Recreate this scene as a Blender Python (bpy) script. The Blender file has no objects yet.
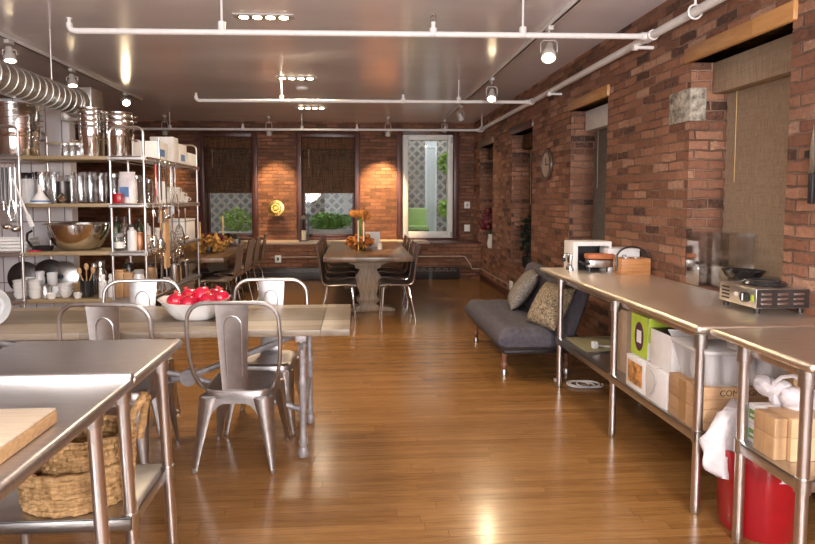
import bpy, bmesh, math, random
from mathutils import Vector, Matrix, Euler
random.seed(7)
S = bpy.context.scene
COL = S.collection
PI = math.pi
H = 1.47
FPX, PX, PY = 570.0, 389.0, 235.0
YAW, PITCH = math.atan(34/FPX), math.atan(36/FPX)
CAMROT = Euler((PI/2 - PITCH, 0, -YAW)).to_matrix()

def at(u, v, X=None, Y=None, Z=None):
    """the point of the room seen at pixel (u, v) on a known wall, depth or height"""
    d = CAMROT @ Vector(((u-PX)/FPX, -(v-PY)/FPX, -1.0))
    if X is not None: t = X/d.x
    elif Y is not None: t = Y/d.y
    else: t = (Z-H)/d.z
    return Vector((0, 0, H)) + d*t

# ------------------------------------------------------------------ materials
MATS = {}
def nmat(name):
    m = bpy.data.materials.new(name); m.use_nodes = True
    nt = m.node_tree; nt.nodes.clear()
    out = nt.nodes.new('ShaderNodeOutputMaterial')
    MATS[name] = m
    return m, nt, out

def N(nt, typ, **kw):
    n = nt.nodes.new(typ)
    for k, v in kw.items():
        if k.startswith('i_'):
            n.inputs[k[2:].replace('_', ' ')].default_value = v
        else:
            setattr(n, k, v)
    return n

def ramp(nt, stops):
    r = nt.nodes.new('ShaderNodeValToRGB')
    e = r.color_ramp.elements
    while len(e) < len(stops): e.new(0.5)
    for i, (p, c) in enumerate(stops):
        e[i].position = p; e[i].color = (*c, 1)
    return r

def lighten(c, f): return tuple(max(0, min(1, x*f)) for x in c)

def plain(name, color, rough=0.5, metal=0.0, var=0.12, scale=14.0, bump=0.0, stretch=(1, 1, 1), spec=0.5, coat=0.0, alpha=1.0):
    m, nt, out = nmat(name)
    b = N(nt, 'ShaderNodeBsdfPrincipled')
    tc = N(nt, 'ShaderNodeTexCoord'); mp = N(nt, 'ShaderNodeMapping')
    mp.inputs['Scale'].default_value = stretch
    nz = N(nt, 'ShaderNodeTexNoise', i_Scale=scale, i_Detail=5.0, i_Roughness=0.6)
    rp = ramp(nt, [(0.3, lighten(color, 1-var)), (0.7, lighten(color, 1+var))])
    L = nt.links.new
    L(tc.outputs['Object'], mp.inputs['Vector']); L(mp.outputs[0], nz.inputs['Vector'])
    L(nz.outputs['Fac'], rp.inputs[0]); L(rp.outputs[0], b.inputs['Base Color'])
    b.inputs['Roughness'].default_value = rough
    b.inputs['Metallic'].default_value = metal
    b.inputs['Specular IOR Level'].default_value = spec
    b.inputs['Coat Weight'].default_value = coat
    b.inputs['Alpha'].default_value = alpha
    if bump:
        bp = N(nt, 'ShaderNodeBump', i_Strength=bump, i_Distance=0.01)
        L(nz.outputs['Fac'], bp.inputs['Height']); L(bp.outputs[0], b.inputs['Normal'])
    L(b.outputs[0], out.inputs[0])
    return m

def steel(name, color, rough=0.3, stretch=(60, 2, 2), bump=0.02):
    m, nt, out = nmat(name); L = nt.links.new
    b = N(nt, 'ShaderNodeBsdfPrincipled'); b.inputs['Metallic'].default_value = 1
    tc = N(nt, 'ShaderNodeTexCoord'); mp = N(nt, 'ShaderNodeMapping'); mp.inputs['Scale'].default_value = stretch
    nz = N(nt, 'ShaderNodeTexNoise', i_Scale=4.0, i_Detail=6.0)
    n2 = N(nt, 'ShaderNodeTexNoise', i_Scale=3.0, i_Detail=3.0)
    rp = ramp(nt, [(0.3, lighten(color, .9)), (0.7, lighten(color, 1.1))])
    mr = N(nt, 'ShaderNodeMapRange'); mr.inputs['To Min'].default_value = rough*.75; mr.inputs['To Max'].default_value = rough*1.3
    L(tc.outputs['Object'], mp.inputs[0]); L(mp.outputs[0], nz.inputs['Vector']); L(tc.outputs['Object'], n2.inputs['Vector'])
    L(nz.outputs['Fac'], rp.inputs[0]); L(rp.outputs[0], b.inputs['Base Color'])
    L(n2.outputs['Fac'], mr.inputs['Value']); L(mr.outputs[0], b.inputs['Roughness'])
    bp = N(nt, 'ShaderNodeBump', i_Strength=bump, i_Distance=0.01)
    L(nz.outputs['Fac'], bp.inputs['Height']); L(bp.outputs[0], b.inputs['Normal'])
    L(b.outputs[0], out.inputs[0])
    return m

def glassy(name, tint=(.95, .97, .97), gloss=0.10, rough=0.03):
    m, nt, out = nmat(name); L = nt.links.new
    lw = N(nt, 'ShaderNodeLayerWeight', i_Blend=0.35)
    mr = N(nt, 'ShaderNodeMapRange'); mr.inputs['To Min'].default_value = gloss; mr.inputs['To Max'].default_value = min(1, gloss+.6)
    t = N(nt, 'ShaderNodeBsdfTransparent'); t.inputs[0].default_value = (*tint, 1)
    g = N(nt, 'ShaderNodeBsdfGlossy'); g.inputs['Roughness'].default_value = rough
    mx = N(nt, 'ShaderNodeMixShader')
    L(lw.outputs['Facing'], mr.inputs['Value']); L(mr.outputs[0], mx.inputs[0]); L(t.outputs[0], mx.inputs[1]); L(g.outputs[0], mx.inputs[2]); L(mx.outputs[0], out.inputs[0])
    return m

def glow(name, color, strength):
    m, nt, out = nmat(name)
    e = N(nt, 'ShaderNodeEmission'); e.inputs[0].default_value = (*color, 1); e.inputs[1].default_value = strength
    nt.links.new(e.outputs[0], out.inputs[0]); return m

def brick(name, stops, mortar, bright=1.0, splash=0.5):
    m, nt, out = nmat(name); L = nt.links.new
    geo = N(nt, 'ShaderNodeNewGeometry')
    sp = N(nt, 'ShaderNodeSeparateXYZ'); sn = N(nt, 'ShaderNodeSeparateXYZ')
    L(geo.outputs['Position'], sp.inputs[0]); L(geo.outputs['True Normal'], sn.inputs[0])
    def M(op, a, b=None):
        n = N(nt, 'ShaderNodeMath', operation=op)
        for i, x in enumerate((a, b)):
            if x is None: continue
            if isinstance(x, (int, float)): n.inputs[i].default_value = x
            else: L(x, n.inputs[i])
        return n.outputs[0]
    ax = M('ABSOLUTE', sn.outputs[0]); az = M('ABSOLUTE', sn.outputs[2]); iax = M('SUBTRACT', 1.0, ax); iaz = M('SUBTRACT', 1.0, az)
    u = M('ADD', M('MULTIPLY', sp.outputs[1], ax), M('MULTIPLY', sp.outputs[0], iax))
    v = M('ADD', M('MULTIPLY', sp.outputs[2], iaz), M('MULTIPLY', sp.outputs[1], az))
    cb = N(nt, 'ShaderNodeCombineXYZ'); L(u, cb.inputs[0]); L(v, cb.inputs[1])
    wob = N(nt, 'ShaderNodeTexNoise', i_Scale=11.0, i_Detail=5.0); L(geo.outputs['Position'], wob.inputs['Vector'])
    sc = N(nt, 'ShaderNodeVectorMath', operation='MULTIPLY_ADD'); sc.inputs[1].default_value = (.03, .03, 0)
    L(wob.outputs['Color'], sc.inputs[0]); L(cb.outputs[0], sc.inputs[2])
    bt = N(nt, 'ShaderNodeTexBrick', i_Scale=1.0)
    bt.inputs['Color1'].default_value = (0, 0, 0, 1); bt.inputs['Color2'].default_value = (1, 1, 1, 1); bt.inputs['Mortar'].default_value = (.5, .5, .5, 1)
    bt.inputs['Mortar Size'].default_value = 0.0075; bt.inputs['Mortar Smooth'].default_value = 0.5
    bt.inputs['Brick Width'].default_value = 0.205; bt.inputs['Row Height'].default_value = 0.0675
    L(sc.outputs[0], bt.inputs['Vector'])
    fine = N(nt, 'ShaderNodeTexNoise', i_Scale=30.0, i_Detail=8.0, i_Roughness=.75); L(geo.outputs['Position'], fine.inputs['Vector'])
    addf = M('ADD', bt.outputs['Color'], M('MULTIPLY', M('SUBTRACT', fine.outputs['Fac'], 0.5), 1.15))
    rp = ramp(nt, stops); L(addf, rp.inputs[0])
    big = N(nt, 'ShaderNodeTexNoise', i_Scale=1.3, i_Detail=4.0); L(geo.outputs['Position'], big.inputs['Vector'])
    mr = N(nt, 'ShaderNodeMapRange'); mr.inputs['From Min'].default_value = .3; mr.inputs['From Max'].default_value = .7; mr.inputs['To Min'].default_value = .72*bright; mr.inputs['To Max'].default_value = 1.2*bright
    L(big.outputs['Fac'], mr.inputs['Value'])
    mu = N(nt, 'ShaderNodeMix', data_type='RGBA', blend_type='MULTIPLY'); mu.inputs[0].default_value = 1
    L(rp.outputs[0], mu.inputs[6]); L(mr.outputs[0], mu.inputs[7])
    mo = N(nt, 'ShaderNodeMix', data_type='RGBA')
    mn = N(nt, 'ShaderNodeTexNoise', i_Scale=3.2, i_Detail=6.0, i_Roughness=.7); L(geo.outputs['Position'], mn.inputs['Vector'])
    mrp = ramp(nt, [(.38, lighten(mortar, .42)), (.50, lighten(mortar, .75)), (.68, lighten(mortar, 1.35))]); L(mn.outputs['Fac'], mrp.inputs[0]); L(mrp.outputs[0], mo.inputs[7])
    L(bt.outputs['Fac'], mo.inputs[0]); L(mu.outputs[2], mo.inputs[6])
    spl = N(nt, 'ShaderNodeTexNoise', i_Scale=6.0, i_Detail=8.0, i_Roughness=.75); L(geo.outputs['Position'], spl.inputs['Vector'])
    sr = ramp(nt, [(0.62, (0, 0, 0)), (0.72, (splash,)*3)]); L(spl.outputs['Fac'], sr.inputs[0])
    ms = N(nt, 'ShaderNodeMix', data_type='RGBA'); ms.inputs[7].default_value = (*lighten(mortar, 1.5), 1)
    L(sr.outputs[0], ms.inputs[0]); L(mo.outputs[2], ms.inputs[6])
    b = N(nt, 'ShaderNodeBsdfPrincipled', i_Roughness=0.62)
    L(ms.outputs[2], b.inputs['Base Color'])
    hh = M('ADD', M('MULTIPLY', bt.outputs['Fac'], -1.0), M('MULTIPLY', fine.outputs['Fac'], 0.8))
    bp = N(nt, 'ShaderNodeBump', i_Strength=1.0, i_Distance=0.02); L(hh, bp.inputs['Height']); L(bp.outputs[0], b.inputs['Normal'])
    L(b.outputs[0], out.inputs[0]); return m

def planks(name, stops, width, length, rough, along='X', grain=1.0, coat=0.0, bump=.1, gap=.003, tone=.38, fleck=.3):
    m, nt, out = nmat(name); L = nt.links.new
    tc = N(nt, 'ShaderNodeTexCoord'); mp = N(nt, 'ShaderNodeMapping')
    if along == 'Y': mp.inputs['Rotation'].default_value = (0, 0, PI/2)
    L(tc.outputs['Object'], mp.inputs[0])
    bt = N(nt, 'ShaderNodeTexBrick', i_Scale=1.0); bt.offset = .37; bt.offset_frequency = 3
    bt.inputs['Color1'].default_value = (0, 0, 0, 1); bt.inputs['Color2'].default_value = (1, 1, 1, 1); bt.inputs['Mortar'].default_value = (0, 0, 0, 1)
    bt.inputs['Mortar Size'].default_value = gap*.5; bt.inputs['Brick Width'].default_value = length; bt.inputs['Row Height'].default_value = width
    # each row of boards starts at its own place
    sx = N(nt, 'ShaderNodeSeparateXYZ'); L(mp.outputs[0], sx.inputs[0])
    dv = N(nt, 'ShaderNodeMath', operation='DIVIDE'); dv.inputs[1].default_value = width; L(sx.outputs[1], dv.inputs[0])
    fl = N(nt, 'ShaderNodeMath', operation='FLOOR'); L(dv.outputs[0], fl.inputs[0])
    wn = N(nt, 'ShaderNodeTexWhiteNoise', noise_dimensions='1D'); L(fl.outputs[0], wn.inputs['W'])
    ma = N(nt, 'ShaderNodeMath', operation='MULTIPLY_ADD'); ma.inputs[1].default_value = length*3; L(wn.outputs['Value'], ma.inputs[0]); L(sx.outputs[0], ma.inputs[2])
    cx = N(nt, 'ShaderNodeCombineXYZ'); L(ma.outputs[0], cx.inputs[0]); L(sx.outputs[1], cx.inputs[1]); L(sx.outputs[2], cx.inputs[2])
    bt.offset = 0
    L(cx.outputs[0], bt.inputs['Vector'])
    # shift the grain per board
    cb = N(nt, 'ShaderNodeVectorMath', operation='MULTIPLY_ADD'); cb.inputs[1].default_value = (7, 3, 5)
    L(bt.outputs['Color'], cb.inputs[0]); L(mp.outputs[0], cb.inputs[2])
    m2 = N(nt, 'ShaderNodeMapping'); m2.inputs['Scale'].default_value = (1.6, 26, 8); L(cb.outputs[0], m2.inputs[0])
    nz = N(nt, 'ShaderNodeTexNoise', i_Scale=1.6, i_Detail=7.0, i_Roughness=.68, i_Distortion=1.2); L(m2.outputs[0], nz.inputs['Vector'])
    mx = N(nt, 'ShaderNodeMath', operation='MULTIPLY_ADD'); mx.inputs[1].default_value = tone; L(bt.outputs['Color'], mx.inputs[0])
    m3 = N(nt, 'ShaderNodeMapping'); m3.inputs['Scale'].default_value = (7, 110, 30); L(cb.outputs[0], m3.inputs[0])
    n3 = N(nt, 'ShaderNodeTexNoise', i_Scale=1.0, i_Detail=4.0, i_Roughness=.6, i_Distortion=.6); L(m3.outputs[0], n3.inputs['Vector'])
    av = N(nt, 'ShaderNodeMix', data_type='FLOAT'); av.inputs[0].default_value = fleck; L(nz.outputs['Fac'], av.inputs[2]); L(n3.outputs['Fac'], av.inputs[3])
    sc = N(nt, 'ShaderNodeMath', operation='MULTIPLY'); sc.inputs[1].default_value = .75*grain; L(av.outputs[0], sc.inputs[0]); L(sc.outputs[0], mx.inputs[2])
    rp = ramp(nt, stops); L(mx.outputs[0], rp.inputs[0])
    mo = N(nt, 'ShaderNodeMix', data_type='RGBA'); mo.inputs[7].default_value = (*lighten(stops[0][1], .5), 1); L(bt.outputs['Fac'], mo.inputs[0]); L(rp.outputs[0], mo.inputs[6])
    b = N(nt, 'ShaderNodeBsdfPrincipled', i_Roughness=rough); b.inputs['Coat Weight'].default_value = coat; b.inputs['Coat Roughness'].default_value = rough*.6
    L(mo.outputs[2], b.inputs['Base Color'])
    bp = N(nt, 'ShaderNodeBump', i_Strength=bump, i_Distance=.004); L(nz.outputs['Fac'], bp.inputs['Height']); L(bp.outputs[0], b.inputs['Normal'])
    L(b.outputs[0], out.inputs[0]); return m

def weave(name, c1, c2, sx, sy, rough=.8, bump=.3, alpha=1.0):
    m, nt, out = nmat(name); L = nt.links.new
    tc = N(nt, 'ShaderNodeTexCoord'); mp = N(nt, 'ShaderNodeMapping'); mp.inputs['Scale'].default_value = sx
    nz = N(nt, 'ShaderNodeTexNoise', i_Scale=1.0, i_Detail=4.0, i_Roughness=.7)
    mp2 = N(nt, 'ShaderNodeMapping'); mp2.inputs['Scale'].default_value = sy
    n2 = N(nt, 'ShaderNodeTexNoise', i_Scale=1.0, i_Detail=3.0)
    L(tc.outputs['Object'], mp.inputs[0]); L(mp.outputs[0], nz.inputs['Vector']); L(tc.outputs['Object'], mp2.inputs[0]); L(mp2.outputs[0], n2.inputs['Vector'])
    ad = N(nt, 'ShaderNodeMath', operation='ADD'); L(nz.outputs['Fac'], ad.inputs[0]); L(n2.outputs['Fac'], ad.inputs[1])
    hf = N(nt, 'ShaderNodeMath', operation='MULTIPLY'); hf.inputs[1].default_value = .5; L(ad.outputs[0], hf.inputs[0])
    rp = ramp(nt, [(.38, c1), (.62, c2)]); L(hf.outputs[0], rp.inputs[0])
    b = N(nt, 'ShaderNodeBsdfPrincipled', i_Roughness=rough); b.inputs['Alpha'].default_value = alpha; b.inputs['Specular IOR Level'].default_value = .25
    L(rp.outputs[0], b.inputs['Base Color'])
    bp = N(nt, 'ShaderNodeBump', i_Strength=bump, i_Distance=.004); L(hf.outputs[0], bp.inputs['Height']); L(bp.outputs[0], b.inputs['Normal'])
    L(b.outputs[0], out.inputs[0]); return m

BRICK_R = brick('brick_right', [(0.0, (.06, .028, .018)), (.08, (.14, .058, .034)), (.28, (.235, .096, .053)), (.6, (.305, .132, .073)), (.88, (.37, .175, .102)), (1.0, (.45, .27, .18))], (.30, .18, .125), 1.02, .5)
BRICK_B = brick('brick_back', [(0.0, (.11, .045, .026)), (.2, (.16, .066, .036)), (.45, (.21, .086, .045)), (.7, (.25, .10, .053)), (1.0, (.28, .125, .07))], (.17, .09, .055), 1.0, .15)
FLOOR = planks('oak_floor', [(.12, (.055, .021, .006)), (.34, (.14, .060, .016)), (.52, (.225, .104, .030)), (.8, (.34, .178, .060))], .058, 1.0, .25, 'X', 1.3, .3, .03, .0010, .17, .45)
TABLEWOOD = planks('weathered_wood', [(.30, (.035, .024, .016)), (.44, (.10, .073, .048)), (.58, (.17, .128, .088)), (.75, (.27, .215, .16))], .13, 3.0, .45, 'X', 1.25, .1, .25, .002)
FARWOOD = planks('brown_wood', [(.15, (.04, .02, .010)), (.4, (.10, .055, .028)), (.65, (.17, .098, .054)), (.9, (.26, .165, .10))], .16, 4.0, .3, 'Y', 1.0, .2, .15, .002)
SHELFWOOD = planks('tan_shelf_wood', [(.15, (.18, .12, .06)), (.5, (.36, .26, .14)), (.9, (.5, .38, .23))], .3, 3.0, .5, 'X', 1.0, 0, .1, .001)
BEAM = planks('honey_beam', [(.12, (.08, .025, .008)), (.4, (.26, .10, .026)), (.85, (.50, .25, .085))], .4, 5.0, .4, 'Y', 1.25, .2, .25, .001)
DARKTRIM = plain('dark_red_trim', (.085, .03, .024), .35, var=.5, scale=9, bump=.1, stretch=(4, 4, .6))
OAKLEG = plain('grey_oak', (.24, .17, .11), .55, var=.35, scale=8, bump=.2, stretch=(5, 5, .8))
BAMBOO = planks('bamboo', [(.15, (.40, .22, .10)), (.5, (.56, .34, .17)), (.9, (.68, .46, .26))], .05, .8, .45, 'X', 1.0, 0, .05, .001)
CADDYWOOD = plain('caddy_wood', (.42, .19, .07), .4, var=.35, scale=6, stretch=(1, 1, 9), bump=.05)
MAPLE = plain('maple_board', (.72, .60, .44), .45, var=.1, scale=5, stretch=(1, 14, 6))
MAPLE_EDGE = plain('maple_edge', (.58, .36, .17), .45, var=.2, scale=5, stretch=(2, 14, 20))
SPOONWOOD = plain('spoon_wood', (.50, .30, .14), .5, var=.2, scale=8)
def ceil_mat():
    m, nt, out = nmat('painted_tin'); L = nt.links.new
    b = N(nt, 'ShaderNodeBsdfPrincipled', i_Roughness=.2); b.inputs['IOR'].default_value = 1.65
    tc = N(nt, 'ShaderNodeTexCoord'); mp = N(nt, 'ShaderNodeMapping'); mp.inputs['Scale'].default_value = (.5, 1.6, 1)
    nz = N(nt, 'ShaderNodeTexNoise', i_Scale=1.1, i_Detail=4.0)
    L(tc.outputs['Object'], mp.inputs[0]); L(mp.outputs[0], nz.inputs['Vector'])
    rp = ramp(nt, [(.3, (.70, .66, .69)), (.7, (.80, .77, .79))]); L(nz.outputs['Fac'], rp.inputs[0]); L(rp.outputs[0], b.inputs['Base Color'])
    bp = N(nt, 'ShaderNodeBump', i_Strength=.35, i_Distance=.02); L(nz.outputs['Fac'], bp.inputs['Height']); L(bp.outputs[0], b.inputs['Normal'])
    L(b.outputs[0], out.inputs[0]); return m
CEIL = ceil_mat()
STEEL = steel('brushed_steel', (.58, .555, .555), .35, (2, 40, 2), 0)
STEELREFL = steel('warm_brushed_steel', (.84, .76, .66), .36, (2, 40, 2), 0)  # same steel, lighter and warmer: reflected brick light painted into the right tabletops
STEELLEG = steel('steel_tube', (.68, .63, .61), .32, (30, 30, 1), .004)
POLISH = steel('polished_steel', (.74, .72, .70), .10, (3, 3, 3), .005)
SATIN = steel('satin_steel', (.60, .58, .56), .3, (4, 4, 40), .02)
GUN = steel('gunmetal', (.54, .51, .50), .36, (6, 6, 6), .015)
CHROME = steel('chrome', (.72, .70, .68), .14, (2, 2, 2), .003)
DARKSTEEL = steel('dark_steel', (.12, .11, .105), .4, (4, 4, 4), .01)
GALV = steel('galvanised_duct', (.48, .46, .43), .3, (5, 5, 5), .05)
CAST = plain('cast_iron_grey', (.38, .355, .365), .5, metal=.4, var=.25, scale=30, bump=.15)
BRASS = steel('brass', (.80, .52, .14), .2, (4, 4, 4), .01)
WHITEPAINT = plain('white_paint', (.70, .68, .66), .4, var=.05)
PIPEWHITE = plain('pipe_white', (.74, .71, .69), .35, var=.05)
WHITEFRAME = plain('white_frame', (.72, .73, .73), .4, var=.05)
PANEL = None
WHITECER = plain('white_ceramic', (.80, .78, .75), .15, var=.04, coat=.4)
WHITEPAPER = plain('white_paper', (.74, .71, .69), .65, var=.06)
BLUEPAPER = plain('blue_print', (.10, .20, .42), .6, var=.3)
WHITEPLASTIC = plain('white_plastic', (.76, .75, .74), .35, var=.04)
BAGWHITE = plain('bag_white', (.66, .61, .62), .38, var=.12, scale=14, bump=1.0)
BLACK = plain('black_plastic', (.018, .017, .018), .4, var=.3)
BLACKSHINE = plain('black_enamel', (.02, .018, .018), .18, var=.3)
GREYPLASTIC = plain('grey_plastic', (.32, .31, .30), .45, var=.1)
RED = plain('red_plastic', (.36, .008, .014), .28, var=.1, coat=.3)
REDCLOTH = plain('red_cloth', (.55, .02, .04), .8, var=.2)
POM = plain('pomegranate_skin', (.52, .008, .035), .2, var=.45, scale=7, coat=.5)
POMCROWN = plain('pomegranate_crown', (.55, .07, .05), .5, var=.3)
KRAFT = plain('kraft_card', (.45, .27, .14), .7, var=.12, scale=10, stretch=(1, 1, 8))
KRAFTTAPE = plain('packing_tape', (.36, .20, .09), .3, var=.1)
LIME = plain('lime_print', (.42, .55, .05), .5, var=.1)
PLUM = plain('plum_print', (.08, .025, .05), .5, var=.1)
FOODPRINT = plain('food_print', (.46, .22, .07), .5, var=.9, scale=26)
ORANGE = plain('orange_print', (.45, .14, .05), .5, var=.3)
INK = plain('ink', (.06, .035, .02), .7, var=.1)
SOFA = weave('charcoal_upholstery', (.062, .055, .066), (.105, .094, .11), (160, 160, 160), (30, 30, 30), .85, .25)
CUSHION = weave('mottled_cushion', (.05, .04, .032), (.44, .34, .22), (34, 34, 34), (90, 90, 90), .9, .4)
CUSHION2 = weave('grey_cushion', (.10, .088, .078), (.30, .26, .22), (60, 60, 60), (120, 120, 120), .9, .4)
SEAGRASS = weave('seagrass', (.24, .13, .048), (.66, .42, .20), (40, 40, 14), (14, 14, 90), .75, .7)
BLINDTAN = weave('woven_tan_blind', (.27, .19, .125), (.40, .295, .20), (6, 6, 190), (130, 130, 9), .85, .3)
BLINDDARK = weave('woven_dark_blind', (.03, .014, .008), (.17, .088, .046), (3, 3, 120), (60, 60, 4), .8, .3, .84)
BLINDSOLID = weave('woven_dark_band', (.035, .015, .008), (.17, .082, .04), (3, 3, 120), (60, 60, 4), .8, .3)
BLINDGREY = weave('woven_grey_blind', (.12, .105, .09), (.19, .17, .145), (6, 6, 150), (90, 90, 9), .85, .3)
PLY = plain('taupe_laminate', (.34, .27, .235), .38, var=.12, scale=10)
DARKPLY = plain('dark_laminate', (.028, .022, .02), .35, var=.2)
STONE = plain('stone_quoin', (.34, .30, .24), .85, var=.75, scale=22, bump=1.0)
SLAB = plain('pale_slab', (.46, .37, .30), .5, var=.15)
HEATER = plain('dark_heater', (.028, .022, .02), .4, var=.3)
SCALLOP = plain('scallop_metal', (.16, .13, .12), .4, var=.3)
LEAF = plain('leaf_green', (.13, .28, .035), .5, var=.5, scale=6)
LEAFLIGHT = plain('leaf_light', (.30, .46, .06), .5, var=.4, scale=6)
LEAFDARK = plain('leaf_dark', (.012, .02, .012), .5, var=.5)
MUMS = plain('orange_mums', (.60, .22, .04), .7, var=.35, scale=40, bump=.4)
AUTUMN = plain('autumn_leaves', (.50, .16, .03), .6, var=.5, scale=20)
DRYLEAF = plain('dry_leaves', (.48, .25, .06), .6, var=.4, scale=20)
REDFLOWER = plain('red_flowers', (.10, .006, .01), .6, var=.4, scale=30)
WAX = plain('candle_wax', (.72, .52, .24), .4, var=.06)
PALEWAX = plain('pale_wax', (.72, .62, .46), .4, var=.06)
GREENGLASS = glassy('green_glass', (.42, .62, .18), .12)
GLASS = glassy('clear_glass', (.975, .98, .98), .09)
ACRYLIC = glassy('clear_acrylic', (.985, .983, .98), .06, .05)
PANE = glassy('window_pane', (.95, .97, .97), .018, .01)
def frosted(k):
    m, nt, out = nmat('frosted_bin'); L = nt.links.new
    b = N(nt, 'ShaderNodeBsdfPrincipled', i_Roughness=.35); b.inputs['Base Color'].default_value = (.78, .76, .75, 1)
    t = N(nt, 'ShaderNodeBsdfTransparent'); mx = N(nt, 'ShaderNodeMixShader'); mx.inputs[0].default_value = k
    L(t.outputs[0], mx.inputs[1]); L(b.outputs[0], mx.inputs[2]); L(mx.outputs[0], out.inputs[0]); return m
FROST = frosted(.36); FROST2 = frosted(.62)
LATTICE = plain('lattice_wood', (.42, .36, .30), .7, var=.2)
SHED = plain('shed_white', (.60, .62, .60), .6, var=.08)
PAVING = plain('yard_paving', (.28, .27, .25), .8, var=.2)
YARDWALL = plain('yard_wall', (.16, .15, .14), .8, var=.3)
CHAIRGREEN = plain('pale_green_cloth', (.42, .58, .20), .6, var=.1)
WHITELAMP = plain('lamp_housing', (.60, .57, .54), .4, var=.05)
GLOWDOWN = glow('downlight_glow', (1, .80, .52), 26)
GLOWTRACK = glow('track_glow', (1, .78, .47), 38)
CLOCKFACE = plain('clock_face', (.42, .34, .26), .4, var=.1)
CLOCKRIM = plain('clock_rim', (.10, .06, .045), .35, var=.2)
RUST = plain('wooden_leg', (.20, .085, .05), .35, var=.2)

# ------------------------------------------------------------------ mesh builder
def basis(p0, p1):
    d = (Vector(p1)-Vector(p0)).normalized()
    a = Vector((0, 0, 1)) if abs(d.z) < .95 else Vector((1, 0, 0))
    x = a.cross(d).normalized(); y = d.cross(x)
    return x, y, d

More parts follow.
